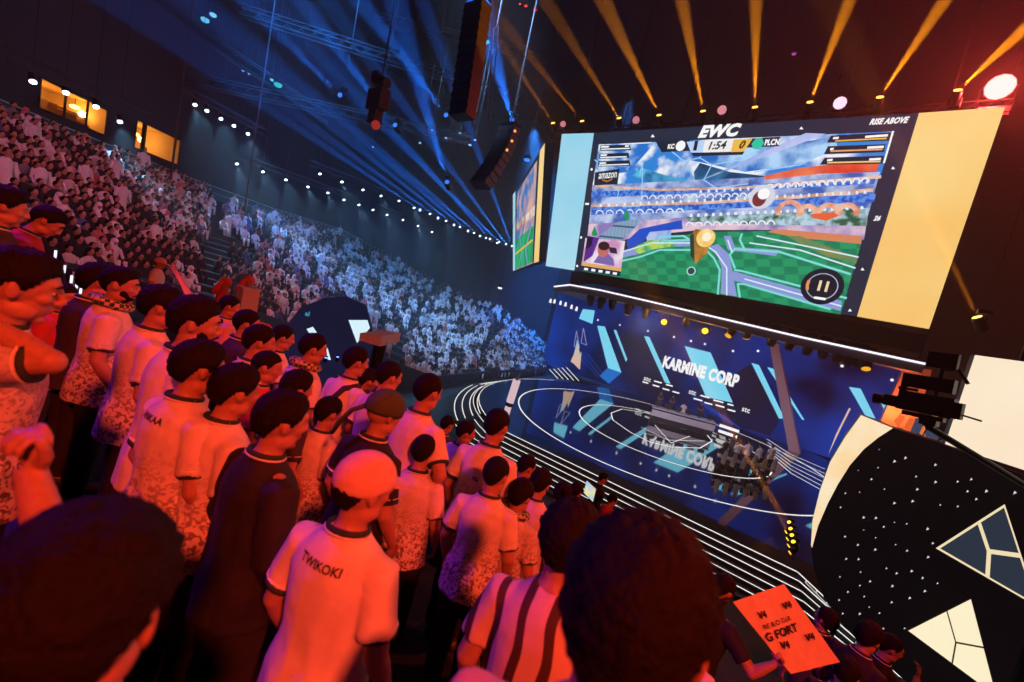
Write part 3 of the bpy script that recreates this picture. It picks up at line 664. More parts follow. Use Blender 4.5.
for dy in (0, .5):
    for dz in (-.25, .25): tube(bm, [a + Vector((0, dy, dz)), b + Vector((0, dy, dz))], .035, 6)
for k in range(45):
    f0, f1 = a.lerp(b, k / 45), a.lerp(b, (k + 1) / 45); tube(bm, [f0 + Vector((0, 0, -.25)), f1 + Vector((0, 0, .25))], .018, 4); tube(bm, [f0 + Vector((0, .5, .25)), f1 + Vector((0, 0, .25))], .018, 4)
tr = tag(link('lighting_truss', bm, blackmetal), 'black lattice truss carrying the big screen and its lamps', 'truss')
for k in range(6):
    bm = bmesh.new(); p = a.lerp(b, (k + .5) / 6); tube(bm, [p, p + Vector((0, 0, 29.8 - p.z))], .04, 6); link('hanger', bm, blackmetal, tr)
    bm = bmesh.new(); tube(bm, [p - Vector((0, 0, .25)), p - Vector((0, -.2, 2.0))], .04, 6); link('screen_bracket', bm, blackmetal, tr)

# side wing screen, turned 45 degrees
c0 = [aty(513, 195, 39), aty(545, 143, 26), aty(537, 262, 26), aty(513, 271, 39)]
wn = (c0[1] - c0[0]).cross(c0[3] - c0[0]).normalized()
if wn.dot(EYE - c0[0]) < 0: wn = -wn
ws = Sheet(c0[0], wn); wing = empty('side_screen', (c0[0] + c0[2]) / 2, 'narrow looking angled LED screen at the left, same game picture with gold edge', 'screen')
bm = bmesh.new(); prism(bm, [ws.pt(*p, -.02) for p in ((513, 195), (545, 143), (537, 262), (513, 271))], -wn * .7); link('cabinet', bm, blackmetal, wing)
ws.poly([(513, 195), (515.5, 191), (515.3, 270.2), (513, 271)], sky); ws.poly([(515.5, 191), (540, 151), (534, 263), (515.3, 270.2)], navy)
ws.poly([(540, 151), (545, 143), (539, 261.5), (534, 263)], MATS['px_fcc062noise0.09'], .015)
ws.poly([(517, 193), (537.5, 160), (532.5, 263.5), (516, 269.8)], E('3c78c0', col2=S('e0b0a0'), kind='noise', scale=.5, lo=.4, hi=.62), .02)
ws.poly([(516.6, 225), (535.5, 205), (535, 215), (516.4, 232)], E('a86c50', col2=S('f0e0d8'), scale=.9), .03)
ws.poly([(516.4, 240), (534.5, 225), (532.5, 262), (516, 269.5)], E('128a5c', col2=S('2cb878'), kind='noise', scale=.4), .03)
ws.line([(520, 236), (522, 252), (519, 268)], .25, lane, .04); ws.line([(531, 228), (526, 250), (528, 264)], .3, lane, .04); ws.line([(516, 254), (533, 240)], .2, E('f0c040'), .04)
ws.done('display', wing)

# ---------------------------------------------------------------- right LED wing: dark planet
LY = 14.0
rw = empty('led_wing', (aty(900, 560, LY).x, LY + .3, AF), 'large LED panel at the lower right with black disc, stars and triangle emblems', 'LED wall')
ls = Sheet((0, LY, 0), (0, -1, 0)); space = emit('led_black', S('0c0709'), 1)
out = [(861, 415), (893, 428), (940, 443), (1024, 476), (1120, 512)]
R0 = [ls.pt(*p) for p in [(861, 415), (845, 437), (830, 462), (820, 490), (812.5, 520), (811, 545), (814, 570), (824, 598), (845, 628), (876, 655), (910, 685), (950, 715)]]
poly = [R0[0]] + [ls.pt(*p) for p in out[1:]] + [ls.pt(1120, 760), ls.pt(1000, 740)] + R0[::-1][:-1]
bm = bmesh.new(); prism(bm, [p + Vector((0, .03, 0)) for p in poly], (0, .5, 0)); link('cabinet', bm, blackmetal, rw)
face(ls.bm, [Vector(p) for p in poly], ls.mi(space)); ls.done('display', rw)
cream = emit('led_cream', S('fdd79c'), 1, S('fde8c4'), 'noise', .6, sample=True)
ls.poly([(861, 415), (893, 428), (879, 437), (864, 449), (850, 465), (838, 484), (828, 503), (818, 526), (812, 548), (811, 545), (812.5, 520), (820, 490), (830, 462), (845, 437)], cream, .012)
ls.poly([(849, 408), (851, 408.5), (843, 424), (832, 447), (828, 455), (836, 434)], emit('led_cream_dim', S('e8c8a8'), .9), .012)
ls.done('cream_crescent', rw)
random.seed(11); stars = []
while len(stars) < 66:
    x, y = random.uniform(822, 1020), random.uniform(432, 680)
    if ((x - 905) / 95) ** 2 + ((y - 540) / 160) ** 2 > 1.9 or y < 428 + (x - 861) * .38 + 6 or (x - 860) * .9 + (y - 440) * .5 < 0: continue
    if any(math.hypot(x - a, y - b) < 11 for a, b in stars) or (abs(x - 985) < 45 and abs(y - 560) < 50) or (x > 905 and y > 598): continue
    if x < 835 + abs(y - 560) * .1 or y > 640: continue
    stars.append((x, y))
starw = emit('star_white', S('d8d8e0'), 1)
for x, y in stars:
    s = random.uniform(.6, 1.2) * (1 + (x - 820) / 260); ls.poly([(x - s, y + s), (x - s * .2, y - s), (x + s * 1.1, y + s * .2)], starw, .015)
ls.done('stars', rw)
slate = emit('led_slate', S('2c3442'), 1); cr2 = emit('led_cream_line', S('f4dfb4'), 1)
def tri_emblem(A, Bp, Cc, ctr, fill, edge_, w):
    ls.poly([A, Bp, Cc], edge_, .016)
    ab = ((A[0] + Bp[0]) / 2 + (ctr[0] - (A[0] + Bp[0] + Cc[0]) / 3) * .3, 0)
    mids = {}
    for P_, Q_ in ((A, Bp), (Bp, Cc), (Cc, A)):
        mids[(P_, Q_)] = (P_[0] + (Q_[0] - P_[0]) * .62 if (P_, Q_) == (A, Bp) else (P_[0] + Q_[0]) / 2, P_[1] + (Q_[1] - P_[1]) * .62 if (P_, Q_) == (A, Bp) else (P_[1] + Q_[1]) / 2)
    m1, m2, m3 = mids[(A, Bp)], mids[(Bp, Cc)], mids[(Cc, A)]
    for cell in ((A, m1, ctr, m3), (m1, Bp, m2, ctr), (ctr, m2, Cc, m3)):
        cx_ = sum(p[0] for p in cell) / 4; cy_ = sum(p[1] for p in cell) / 4
        ls.poly([(cx_ + (p[0] - cx_) * w, cy_ + (p[1] - cy_) * w) for p in cell], fill, .02)
tri_emblem((935.6, 548), (1004.5, 504), (1038, 607), (988.5, 551), slate, cr2, .88)
ls.done('slate_triangle_emblem', rw)
tri_emblem((906.6, 630), (971, 597.5), (997, 697), (955.6, 642), emit('led_cream_fill', S('fff2cc'), 1, sample=True), emit('led_brown', S('3a2a18'), 1), .95)
ls.done('cream_triangle_emblem', rw)
bm = bmesh.new()
for x in (1.5, 4.0, 7):
    for z0, z1 in ((AF, 6.5),): tube(bm, [(x, LY + .6, z0), (x, LY + .6, z1)], .06, 6); tube(bm, [(x, LY + .6, z1 * .8), (x, LY + 2.5, AF)], .05, 6)
link('support', bm, blackmetal, rw)
# cream square screen above it
c = [aty(*p, 13.6) for p in ((975, 355), (1130, 376), (1130, 505), (945, 444))]
sq = empty('square_screen', c[3], 'blank cream coloured LED screen at the right edge above the dark panel', 'screen')
bm = bmesh.new(); prism(bm, [p + Vector((0, .03, 0)) for p in c], (0, .4, 0)); link('cabinet', bm, blackmetal, sq)
bm = bmesh.new(); face(bm, c[::-1]); link('display', bm, emit('led_square', S('fde6c8'), 1, S('ffecd0'), 'noise', .4, sample=True), sq)
for x in (c[3].x + .8, c[3].x + 3): 
    bm = bmesh.new(); tube(bm, [(x, 14.2, 8), (x, 14.2, 29.8)], .05, 6); link('hanger', bm, blackmetal, sq)
# lamp at the right with upward beam, and the floor lamps
p = aty(977, 317, 22); moving_head(p, aty(948, 255, 21.5), S('ffd060'), 3, 'amber spotlight right of the big screen, beam pointing up', None, .28, hang=True)
for k in range(4):
    p = atz(789 + k * 1.4, 522 + k * 6.5, .25); moving_head(p, p + Vector((-5, -3, 5.5)), S('ffc030'), 3, 'small amber floor lamp at the right stage corner, %s from the top' % ORD[k], 'amber floor lamps at the stage corner', .17)

# left LED wing with white shapes and red-blue box
lw = empty('led_wing', atx(320, 350, -17), 'dark curved LED panel with white slanted shapes in front of the left stand', 'LED wall')
wl = Sheet(atx(320, 350, -15.5), (.8, -.6, 0))
pts = [(262, 420), (268, 372), (280, 335), (300, 308), (324, 298), (346, 297), (366, 306), (372, 330), (376, 372), (378, 425)]
bm = bmesh.new(); q = [wl.pt(*p, -.02) for p in pts]
prism(bm, q, -wl.n * .4); link('cabinet', bm, blackmetal, lw)
wl.poly(pts, emit('led_wing_dark', S('10182f'), 1, S('1c1834'), 'noise', .4)); wl.done('display', lw)
wl.poly([(306.7, 329), (313, 326.7), (328, 349), (331, 360), (326, 359)], emit('led_icewhite', S('d8f4ff'), 1, sample=True), .02)
wl.poly([(348.6, 320), (367.5, 320), (370, 328), (357, 343)], MATS['led_icewhite'], .02)
text('al', wl.pt(305, 315.5, .03), UP.cross(wl.n), UP, .18, emit('logo_teal', S('3c90b0'), 1), lw, name='small_logo', bold=.04)
wl.done('light_shapes', lw)
bm = bmesh.new()
f_ = [(360, 333), (382, 336.5), (380, 346.5), (359, 340.5)]; a = [atx(*p, -13.0) for p in f_]
bx = empty('box_platform', a[3], 'red lit box with blue top standing beside the left LED panel', 'box')
prism(bm, a, Vector((-1.0, 1.6, 0)), 0); link('body', bm, mat('plaster_box', (.6, .5, .5), .6), bx)
bm = bmesh.new(); m_ = (a[3] + a[2]) / 2 + Vector((-.5, .8, 0)); tube(bm, [m_, (m_.x, m_.y, AF)], .25, 10); link('pedestal', bm, blackmetal, bx)
for i, (x, y) in enumerate(((331, 351.5), (342, 350.8), (351, 349.5))):
    p = wl.pt(x, y, 1.2); moving_head(p, p + Vector((-.5, .6, 6)), S('6ca0ff'), 3, 'small blue floor lamp before the left LED panel, %s from left' % ORD[i], 'blue lamps before the left LED panel', .09)

# white cylinder post on the stage edge
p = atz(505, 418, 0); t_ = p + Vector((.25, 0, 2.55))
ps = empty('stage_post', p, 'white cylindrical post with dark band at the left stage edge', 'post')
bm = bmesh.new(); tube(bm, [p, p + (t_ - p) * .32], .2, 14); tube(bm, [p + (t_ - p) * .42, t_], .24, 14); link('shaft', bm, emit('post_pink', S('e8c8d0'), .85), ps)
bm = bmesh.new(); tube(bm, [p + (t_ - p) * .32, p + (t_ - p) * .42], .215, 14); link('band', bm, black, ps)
bm = bmesh.new(); tube(bm, [t_, t_ + Vector((.03, 0, .2)), t_ + Vector((.15, 0, .45))], [.12, .08, .04], 8); link('nozzle', bm, MATS['steel'], ps)

# ---------------------------------------------------------------- rigging, lamps and beams
haze_m = bpy.data.materials.new('haze'); haze_m.use_nodes = True; nt = haze_m.node_tree; nt.nodes.clear()
o_ = nt.nodes.new('ShaderNodeOutputMaterial'); v_ = nt.nodes.new('ShaderNodeVolumeScatter'); v_.inputs['Density'].default_value = HAZE; v_.inputs['Anisotropy'].default_value = .25
nt.links.new(v_.outputs[0], o_.inputs['Volume'])
bm = bmesh.new()
prism(bm, [(x, y, -.5) for x, y in ((23, 7), (23, 59), (-55, 59), (-55, -8), (-9, -8), (-9, 7))], (0, 0, 29)); bmesh.ops.recalc_face_normals(bm, faces=bm.faces)
tag(link('haze', bm, haze_m), 'thin stage haze filling the arena air', 'haze', kind='stuff')

BLUE = (.012, .17, 1.0); AMB = (1.0, .29, .006)
# blue beams: (lamp pixel, lamp x plane) -> far pixel; the lamps hang in a row over the left stand
beams = [((512, 246), (466, 120), 1100), ((506, 244), (384, 78), 1100), ((499, 242), (268, 10), 1100), ((490, 239), (320, 50), 900), ((480, 236), (250, 40), 1000), ((468, 231), (290, 80), 800),
         ((454, 225), (250, 60), 800), ((438, 218), (282, 104), 600), ((420, 210), (250, 96), 600)]
for i, (a, b, pw) in enumerate(beams):
    p = atx(*a, -36); q = atx(*b, -29); q = p + (q - p) * 1.6
    moving_head(p, q, S('bfe0ff'), 2.2, 'blue beam spotlight on the truss over the left stand, %s from its stage end' % ORD[i], 'blue beam spotlights over the left stand', .3, hang=True)
    spot('blue_beam', p + (q - p).normalized() * .1, q, BEAM * pw * 30, BLUE, 2.3, .5, .06)
# wide hazy shafts from lamps high above, near the middle
for i, (a, b, pw, an) in enumerate([((447, 182), (395, 0), 1.0, 7), ((512, 120), (478, 0), .9, 8), ((446, 115), (330, -40), .9, 7), ((395, 125), (270, -40), .9, 7), ((340, 95), (215, -30), .6, 6)]):
    p = atd(*a, 26); q = atd(*b, 17)
    moving_head(p, q, S('3a80ff'), 1.2, 'blue wash spotlight high in the roof, %s' % ['beside the long line array', 'above the side screen', 'behind the hanging camera', 'left of the hanging camera', 'farthest left'][i], 'blue wash spotlights in the roof', .3, hang=True)
    spot('blue_shaft', p + (q - p).normalized() * .12, q, BEAM * 6500 * pw, BLUE, an, .5, .1)
gold_b = [((553, 123), (525, 80), .35, 3), ((582, 121), (541, 70), .5, 3), ((619, 118), (563, 28), .7, 3.5), ((659, 115), (603, 0), 1.3, 4), ((703, 111), (682, 0), 1.3, 4), ((755, 107), (756, 0), 1.3, 4), ((810, 102), (850, 0), 1.3, 4), ((880, 97), (945, 0), 1.3, 4), ((958, 90), (1030, 24), 1.2, 4)]
for (a, b, pw, an) in gold_b:
    p = aty(*a, 25.0); q = aty(*b, 22.0); q = p + (q - p).normalized() * 14
    spot('amber_beam', p + (q - p).normalized() * .1, q, BEAM * 6500 * pw, AMB, an * 2.1, .5, .05)
p = aty(977, 317, 21.9); spot('amber_beam', p, aty(948, 255, 21), BEAM * 2600, AMB, 5, .4, .05)
for k in range(4):
    p = atz(789 + k * 1.4, 522 + k * 6.5, .25); spot('amber_beam', p + Vector((-.1, .1, .05)), atz(742, 447, 3.2), BEAM * 1500, AMB, 4, .4, .04)
for (x, y) in ((331, 351.5), (342, 350.8), (351, 349.5)):
    p = wl.pt(x, y, 1.2); spot('blue_beam', p + Vector((0, 0, .05)), p + Vector((-.5, .6, 6)), BEAM * 260, (.15, .25, 1), 5, .4, .04)

# the small bright lamps over the left stand (each with a short downward cone)
rows = [((33, 82), -27, 'left'), ((120, 122), -31, 'left'), ((66, 96), -27.5, 'left'), ((96, 108), -28, 'left')]
pts = [(195, 105, -34), (207, 111, -34), (221, 119, -34), (234, 126, -34), (248, 134, -34),
       (237, 164, -40), (263, 172, -40), (286, 180, -40), (308, 187, -40), (328, 193, -40), (344, 200, -40), (359, 205, -40), (373, 210, -40), (387, 215, -40), (403, 220, -40), (418, 226, -40), (432, 232, -40),
       (320, 174, -37), (342, 182, -37), (363, 190, -37), (381, 196, -37), (399, 201, -37), (414, 208, -37), (430, 214, -37), (446, 221, -37), (460, 227, -37), (474, 233, -37), (486, 238, -37), (497, 243, -37),
       (33, 82, -27), (120, 122, -31), (66, 93, -27.5), (96, 107, -28)]
lamp_white = S('d8ecff')
for i, (x, y, X_) in enumerate(pts):
    p = atx(x, y, X_); a, t = (-p.x and p.y / -p.x), .5
    moving_head(p, p + Vector((4, 1, -6)), lamp_white, 5, 'small cold white spotlight above the left stand, %s in its truss row from the left' % ORD[i % 17], 'white spotlights above the left stand', .2, glassr=.9, hang=True)
    if i in (5, 6, 7, 8, 9, 11, 13, 15, 18, 20, 22, 24, 0, 2, 4, 30):
        spot('stand_light', p + Vector((.1, 0, -.15)), p + Vector((4.5, 1, -6)), STANDL, (.25, .6, 1.0), 55, .6, .1)
def truss(a, b, s=.4, name='roof_truss', label='black lattice truss', seg=.8, grp='roof trusses'):
    a = Vector(a); b = Vector(b); L = (b - a).length; t = (b - a).normalized(); sd = t.cross(UP)
    sd = (sd.normalized() if sd.length > .1 else Vector((1, 0, 0))) * s / 2; u = t.cross(sd).normalized() * s / 2; bm = bmesh.new()
    for e in (sd + u, sd - u, -sd + u, -sd - u): tube(bm, [a + e, b + e], .03, 5)
    n = max(2, int(L / seg))
    for k in range(n):
        p, q = a.lerp(b, k / n), a.lerp(b, (k + 1) / n)
        for e, f in ((sd + u, sd - u), (-sd - u, -sd + u), (sd + u, -sd + u), (-sd - u, sd - u)): tube(bm, [p + e, q + f], .014, 3, cap=False)
    return tag(link(name, bm, mat('truss_metal', (.035, .04, .05), .6, .3)), label, 'truss', grp)
truss(atx(180, 96, -34) + Vector((0, 0, .5)), atx(262, 139, -34) + Vector((0, 0, .5)), label='roof truss with five white lamps at the upper left')
truss(atx(215, 155, -40) + Vector((0, 0, .55)), atx(440, 234, -40) + Vector((0, 0, .55)), label='long roof truss carrying the lower row of white lamps')
truss(atx(310, 170, -37) + Vector((0, 0, .55)), atx(512, 246, -37) + Vector((0, 0, .55)), label='long roof truss carrying the upper row of white lamps')
truss(atx(0, 50, -25), atx(150, 118, -31), label='roof truss before the lit suite windows')
for a, b, lb in [((-60, 60), (120, 135), 0), ((120, -20), (330, 120), 1), ((150, 70), (470, 140), 2), ((240, 10), (520, 100), 3), ((20, 10), (230, 80), 4), ((380, 20), (560, 60), 5)]:
    truss(atd(*a, 24 + lb), atd(*b, 30 + lb), .6, label='dark roof truss crossing the ceiling, %s from the left' % ORD[lb])
for i, (x, w) in enumerate(((40, .25), (130, .3), (148, .12), (182, .06), (262, .04), (118, .1))):
    p = atd(x, 90, 25); bm = bmesh.new(); 
    tube(bm, [(p.x, p.y, 9), (p.x, p.y, 29.8)], w, 8); tag(link('roof_hanger', bm, mat('hanger_steel', (.05, .045, .05), .5, .5)), 'vertical %s steel hanger in the upper left roof, %s from left' % ('thick' if w > .1 else 'thin', ORD[[40, 118, 130, 148, 182, 262].index(x)]), 'hanger', 'steel hangers in the upper left roof')
# line arrays: curved columns of loudspeaker boxes
def line_array(top, bot, n, w, h, label, m_, curve=0):
    r_ = empty('line_array', top, label, 'loudspeaker'); top = Vector(top); bot = Vector(bot)
    for k in range(n):
        f = (k + .5) / n; c = top.lerp(bot, f) + Vector((0, -1, 0)) * curve * f * f
        rot = Matrix.Rotation(math.radians(-6 - 20 * f * (curve > 0)), 3, 'X')
        bm = bmesh.new(); box(bm, c, (w, w * .55, (top - bot).length / n * .92), rot)
        for sx in (-.3, .3): box(bm, c + rot @ Vector((sx * w, -w * .28, 0)), (w * .3, .03, (top - bot).length / n * .7), rot)
        b_ = link('speaker_box', bm, m_, r_)
    bm = bmesh.new(); box(bm, top + Vector((0, 0, .15)), (w * .9, w * .5, .12)); tube(bm, [top + Vector((0, 0, .1)), (top.x, top.y, 29.8)], .03, 5); link('flying_frame', bm, blackmetal, r_)
    return r_
arr = mat('speaker_black', (.03, .025, .028), .5)
line_array(atd(478, 5, 17), atd(462, 118, 17), 12, 1.0, .3, 'long straight black line array hanging above the side screen', arr)
la2 = line_array(atd(510, 128, 23), atd(492, 192, 23), 9, 1.1, .3, 'curved line array with small orange lights left of the side screen', arr, 1.0)
for x, y in ((515, 131), (507, 150), (512, 141)):
    p = atd(x, y, 22); bm = bmesh.new(); ell(bm, p, (.07, .07, .07), 8, 6); link('indicator_lamp', bm, emit('indicator_amber', S('ffa050'), 1.5), la2)
bm = bmesh.new(); a, b = atd(494, 28, 20), atd(486, 121, 20)
for e in (0, .28): tube(bm, [a + Vector((e, 0, 0)), b + Vector((e, 0, 0))], .03, 5)
for k in range(14): p = a.lerp(b, k / 14); tube(bm, [p, p + Vector((.28, 0, 0))], .015, 4)
tube(bm, [a + Vector((.14, 0, 0)), (a.x + .14, a.y, 29.9)], .02, 4); tube(bm, [a, a + Vector((.28, 0, 0))], .02, 4)
tag(link('cable_ladder', bm, mat('ladder_metal', (.35, .4, .5), .3, .8)), 'pale vertical cable ladder hanging right of the long line array', 'ladder')
# hanging camera / follow spot silhouette at the upper centre
p = atd(378, 100, 20); hc = empty('follow_spot', p, 'black follow spot hanging in front of the blue beams', 'spotlight')
bm = bmesh.new(); tube(bm, [p + Vector((-.5, 0, 1.2)), p + Vector((-.3, 0, .9)), p + Vector((.5, 0, .7))], [.25, .3, .22], 12); link('head', bm, black, hc)
bm = bmesh.new(); box(bm, p, (1.1, .5, .9)); box(bm, p + Vector((0, 0, -.75)), (.6, .4, .7)); link('body', bm, black, hc)
bm = bmesh.new(); tube(bm, [p + Vector((0, 0, .4)), (p.x, p.y, 29.8)], .04, 6); link('hanger', bm, blackmetal, hc)
bm = bmesh.new(); ell(bm, p + Vector((.35, -.1, -1.2)), (.22, .2, .2)); link('lamp', bm, emit('dim_red', S('a03028'), .8), hc)
for i, (x, y, s, c) in enumerate([(205, 20, .3, '5ab8e8'), (213, 15, .25, '70c0f0'), (278, 85, .3, '30b0c0'), (272, 80, .15, '50d0e0'), (243, 71, .09, '80b0ff'), (249, 74, .09, '80b0ff'), (130, 0, .12, '40d0c0'), (526, 6, .12, 'ff4030'), (535, 10, .14, 'ff3020'), (520, 4, .08, 'ff4030'), (487, 42, .2, '50b0e0'), (420, 143, .1, '90c8ff'), (432, 130, .07, '90c8ff'), (446, 138, .09, '90c8ff'), (460, 133, .07, '90c8ff'), (475, 140, .1, '90c8ff'), (470, 145, .12, '90c8ff'), (373, 147, .07, 'a0c8ff'), (527, 160, .22, '4090ff'), (794, 54, .14, 'a040a0'), (500, 288, .22, 'e8ffff')]):
    p = atd(x, y, 27 if x != 500 else 36)
    l = empty('rig_lamp', p, 'small %s rig light at %s' % ({'f': 'red', 'a': 'violet', 'e': 'white'}.get(c[0], 'blue green') if c != 'a0c8ff' else 'pale blue', ['far upper left', 'upper left beside a twin', 'left of centre roof', 'left roof, tiny', 'left roof, first of two dots', 'left roof, second of two dots', 'top left edge', 'top centre, middle of three', 'top centre, right of three', 'top centre, left of three', 'the cable ladder', 'centre roof string, first', 'centre roof string, second', 'centre roof string, third', 'centre roof string, fourth', 'centre roof string, fifth', 'centre roof string, sixth', 'centre roof, alone', 'the line array foot', 'roof above the screen', 'far end of the stand'][i]), 'light', 'small lights in the roof rig')
    bm = bmesh.new(); ell(bm, p, (s, s * .8, s * .45), 8, 6); link('lens', bm, emit('rig_' + c, S(c), 1.2), l)
    bm = bmesh.new(); box(bm, p + Vector((0, 0, s * .8)), (s * 1.4, s * 1.4, s)); link('housing', bm, blackmetal, l)
    bm = bmesh.new(); tube(bm, [p + Vector((0, 0, s)), (p.x, p.y, 29.9)], .015, 4); link('hanger', bm, blackmetal, l)

# ---------------------------------------------------------------- broadcast camera on its crane at the right
cp = atd(926, 404, 8.3)
bc = empty('broadcast_camera', cp, 'black broadcast camera with long lens on a crane before the cream crescent', 'camera')
sx = Vector((-.93, .36, -.08)).normalized(); sy = UP.cross(sx).normalized()
Rm = Matrix((sx, sy, sx.cross(sy))).transposed()
def L_(x, y, z): return cp + Rm @ Vector((x, y, z))
for nm, c, s in [('body', (0, 0, 0), (.8, .26, .38)), ('lens_box', (.5, 0, -.06), (.24, .2, .22)), ('battery', (-.45, 0, -.02), (.12, .2, .3)), ('viewfinder', (.02, .02, .4), (.74, .22, .26)), ('top_handle', (.3, 0, .23), (.3, .05, .06)), ('plate', (0, 0, -.24), (.6, .2, .08)), ('pan_head', (-.1, 0, -.33), (.24, .24, .12)), ('prompter', (-.12, .05, .86), (.42, .14, .3))]:
    bm = bmesh.new(); box(bm, L_(*c), s, Rm)
    if nm == 'viewfinder':
        for k in range(7): box(bm, L_(.05 + k * .045, -.115, .03 + .4), (.02, .02, .14), Rm)
    if nm == 'body': box(bm, L_(.1, -.14, .05), (.3, .03, .14), Rm); box(bm, L_(.36, 0, .24), (.1, .1, .12), Rm)
    link(nm, bm, mat('camera_black', (.012, .012, .014), .45), bc)
bm = bmesh.new(); tube(bm, [L_(.58, 0, -.07), L_(.68, 0, -.07), L_(.69, 0, -.07), L_(.8, 0, -.07)], [.09, .09, .11, .12], 14); link('lens', bm, MATS['camera_black'], bc)
bm = bmesh.new(); tube(bm, [L_(-.1, 0, .2), L_(-.12, 0, .75)], .035, 6); tube(bm, [L_(-.12, 0, .7), L_(-.35, .0, .72), L_(-.5, 0, .5)], .03, 6); link('bracket', bm, MATS['camera_black'], bc)
bm = bmesh.new(); tube(bm, [L_(-.3, -.05, -.05), L_(-.75, -.1, -.12)], .018, 6); link('pan_handle', bm, MATS['camera_black'], bc)
bm = bmesh.new(); e1 = L_(-.1, 0, -.42); e2 = Vector((cp.x + 3.0, cp.y + 2.5, cp.z - 1.6)); tube(bm, [e1, e2], .06, 8); tube(bm, [e1, L_(-.1, 0, -.33)], .09, 8); link('crane_arm', bm, MATS['camera_black'], bc)
bm = bmesh.new(); tube(bm, [e2, (e2.x, e2.y, AF)], .1, 8); link('crane_post', bm, MATS['camera_black'], bc)
# striped lit boxes behind it
for i, (q, c) in enumerate([(((895, 422), (901, 415.5), (905, 417), (899, 428)), 'ff7038'), (((905, 429), (911, 418), (915.5, 419.5), (910, 432)), 'f06a30'), (((911, 432), (916.5, 419.5), (925, 422), (919, 434)), '3c4660'), (((920, 434), (925, 424), (928, 425), (922, 435)), 'f08040'), (((926, 436), (931, 428), (941, 433), (937, 441.5)), '3c4660'), (((930, 419), (940, 413), (941, 415), (931, 421)), 'ffc070')]):
    bm = bmesh.new(); prism(bm, [aty(*p, 24) for p in q], (0, .5, 0)); m0 = aty(*q[-1], 24.4); tube(bm, [m0 + Vector((.1, 0, .1)), (m0.x + .1, m0.y, AF)], .04, 6); tag(link('led_block', bm, emit('block_' + c, S(c), .9)), '%s slanted LED block behind the broadcast camera, %s from the left' % ({'f': 'orange', '3': 'slate blue'}[c[0]], ORD[i]), 'LED block', 'LED blocks behind the broadcast camera')

# ---------------------------------------------------------------- furniture on the stage
white_plastic = mat('desk_white', (.5, .48, .52), .5)
dark_plastic = mat('desk_dark', (.03, .03, .04), .4)
def desk(a, b, depth, h, label, top, n, g, front=True):
    """desk from floor pixel a to floor pixel b with n monitors"""
    A, B = atz(*a, 0), atz(*b, 0); t = (B - A).normalized(); nn = UP.cross(t); L = (B - A).length; c = (A + B) / 2; Rz = Matrix((t, nn, UP)).transposed()
    d = empty('desk', c, label, 'desk', g)
    bm = bmesh.new(); box(bm, c + UP * (h - .04), (L, depth, .08), Rz); link('top', bm, top, d)
    if front:
        bm = bmesh.new(); box(bm, c + UP * (h - .45) - nn * depth * .42, (L, .05, .5), Rz); link('front_panel', bm, top, d); bm = bmesh.new(); box(bm, c + UP * .3 - nn * depth * .3, (L * .96, .04, .58), Rz); link('lower_panel', bm, dark_plastic, d)
    for s in (-1, 1): bm = bmesh.new(); box(bm, c + t * s * (L / 2 - .1) + UP * ((h - .08) / 2), (.08, depth * .8, h - .08), Rz); link('leg', bm, dark_plastic, d)
    for k in range(n):
        q = c + t * L * ((k + .5) / n - .5) + nn * depth * .05
        m_ = empty('monitor', q + UP * h, 'monitor on the %s, %s from left' % (label.split(' with')[0], ORD[k]), 'monitor', 'monitors on the ' + (g or label.split(' with')[0]))
        bm = bmesh.new(); box(bm, q + UP * (h + .3), (.5, .04, .3), Rz); link('case', bm, dark_plastic, m_)
        bm = bmesh.new(); box(bm, q + UP * (h + .1), (.06, .06, .2), Rz); box(bm, q + UP * (h + .012), (.26, .2, .024), Rz); link('stand', bm, dark_plastic, m_)
        bm = bmesh.new(); box(bm, q + UP * (h + .3) + nn * .03, (.46, .01, .26), Rz); link('display', bm, emit('monitor_blue', S('90a8f0'), 1), m_)
    return A, B, t, nn
# casters' long table at the back and team tables right of it
desk((649, 419), (711, 435.5), 1.0, 1.15, 'long pale analyst table at the back of the stage', white_plastic, 6, None)
desk((714, 466), (737, 474), .7, .78, 'left team table on the stage', white_plastic, 2, None, False)
desk((744, 474), (764, 479), .7, .78, 'right team table on the stage', white_plastic, 2, None, False)
for i, (x, y) in enumerate(((719, 470), (728, 473), (738, 475), (748, 474), (758, 477), (768, 477))):
    p = atz(x, y, 0); gc = empty('gaming_chair', p, 'white gaming chair on the stage, %s from the left' % ORD[i], 'chair', 'gaming chairs on the stage', rz=.5)
    Rz = Matrix.Rotation(.5, 3, 'Z'); f = lambda x, y, z: p + Rz @ Vector((x, y, z))
    bm = bmesh.new(); box(bm, f(0, 0, .48), (.42, .42, .1), Rz); link('seat', bm, dark_plastic, gc)
    bm = bmesh.new(); tube(bm, [f(0, -.24, .5), f(0, -.3, .95), f(.0, -.4, 1.35)], [.12, .14, .09], 10, flat=.3, axis=(0, 1, 0)); link('backrest', bm, mat('chair_white', (.85, .83, .83), .4), gc)
    bm = bmesh.new(); tube(bm, [f(0, 0, .06), f(0, 0, .45)], .035, 8); link('column', bm, dark_plastic, gc)
    for k in range(5):
        a = k * 1.2566; bm = bmesh.new(); tube(bm, [f(0, 0, .1), f(.3 * math.cos(a), .3 * math.sin(a), .04)], .025, 6); link('leg', bm, dark_plastic, gc)

def glow(p, power, col, rad=.12):
    l = bpy.data.lights.new('lamp_light', 'POINT'); l.energy = power; l.color = col; l.shadow_soft_size = rad; o = bpy.data.objects.new('lamp_light', l); COL.objects.link(o); o.location = p
glow(aty(1000, 87, 25.4), 3800, (1, .06, .05), .3)
for x, y in ((664, 322), (705, 331)): glow(aty(x, y, 27.4), 220, (1, .4, .03), .1)

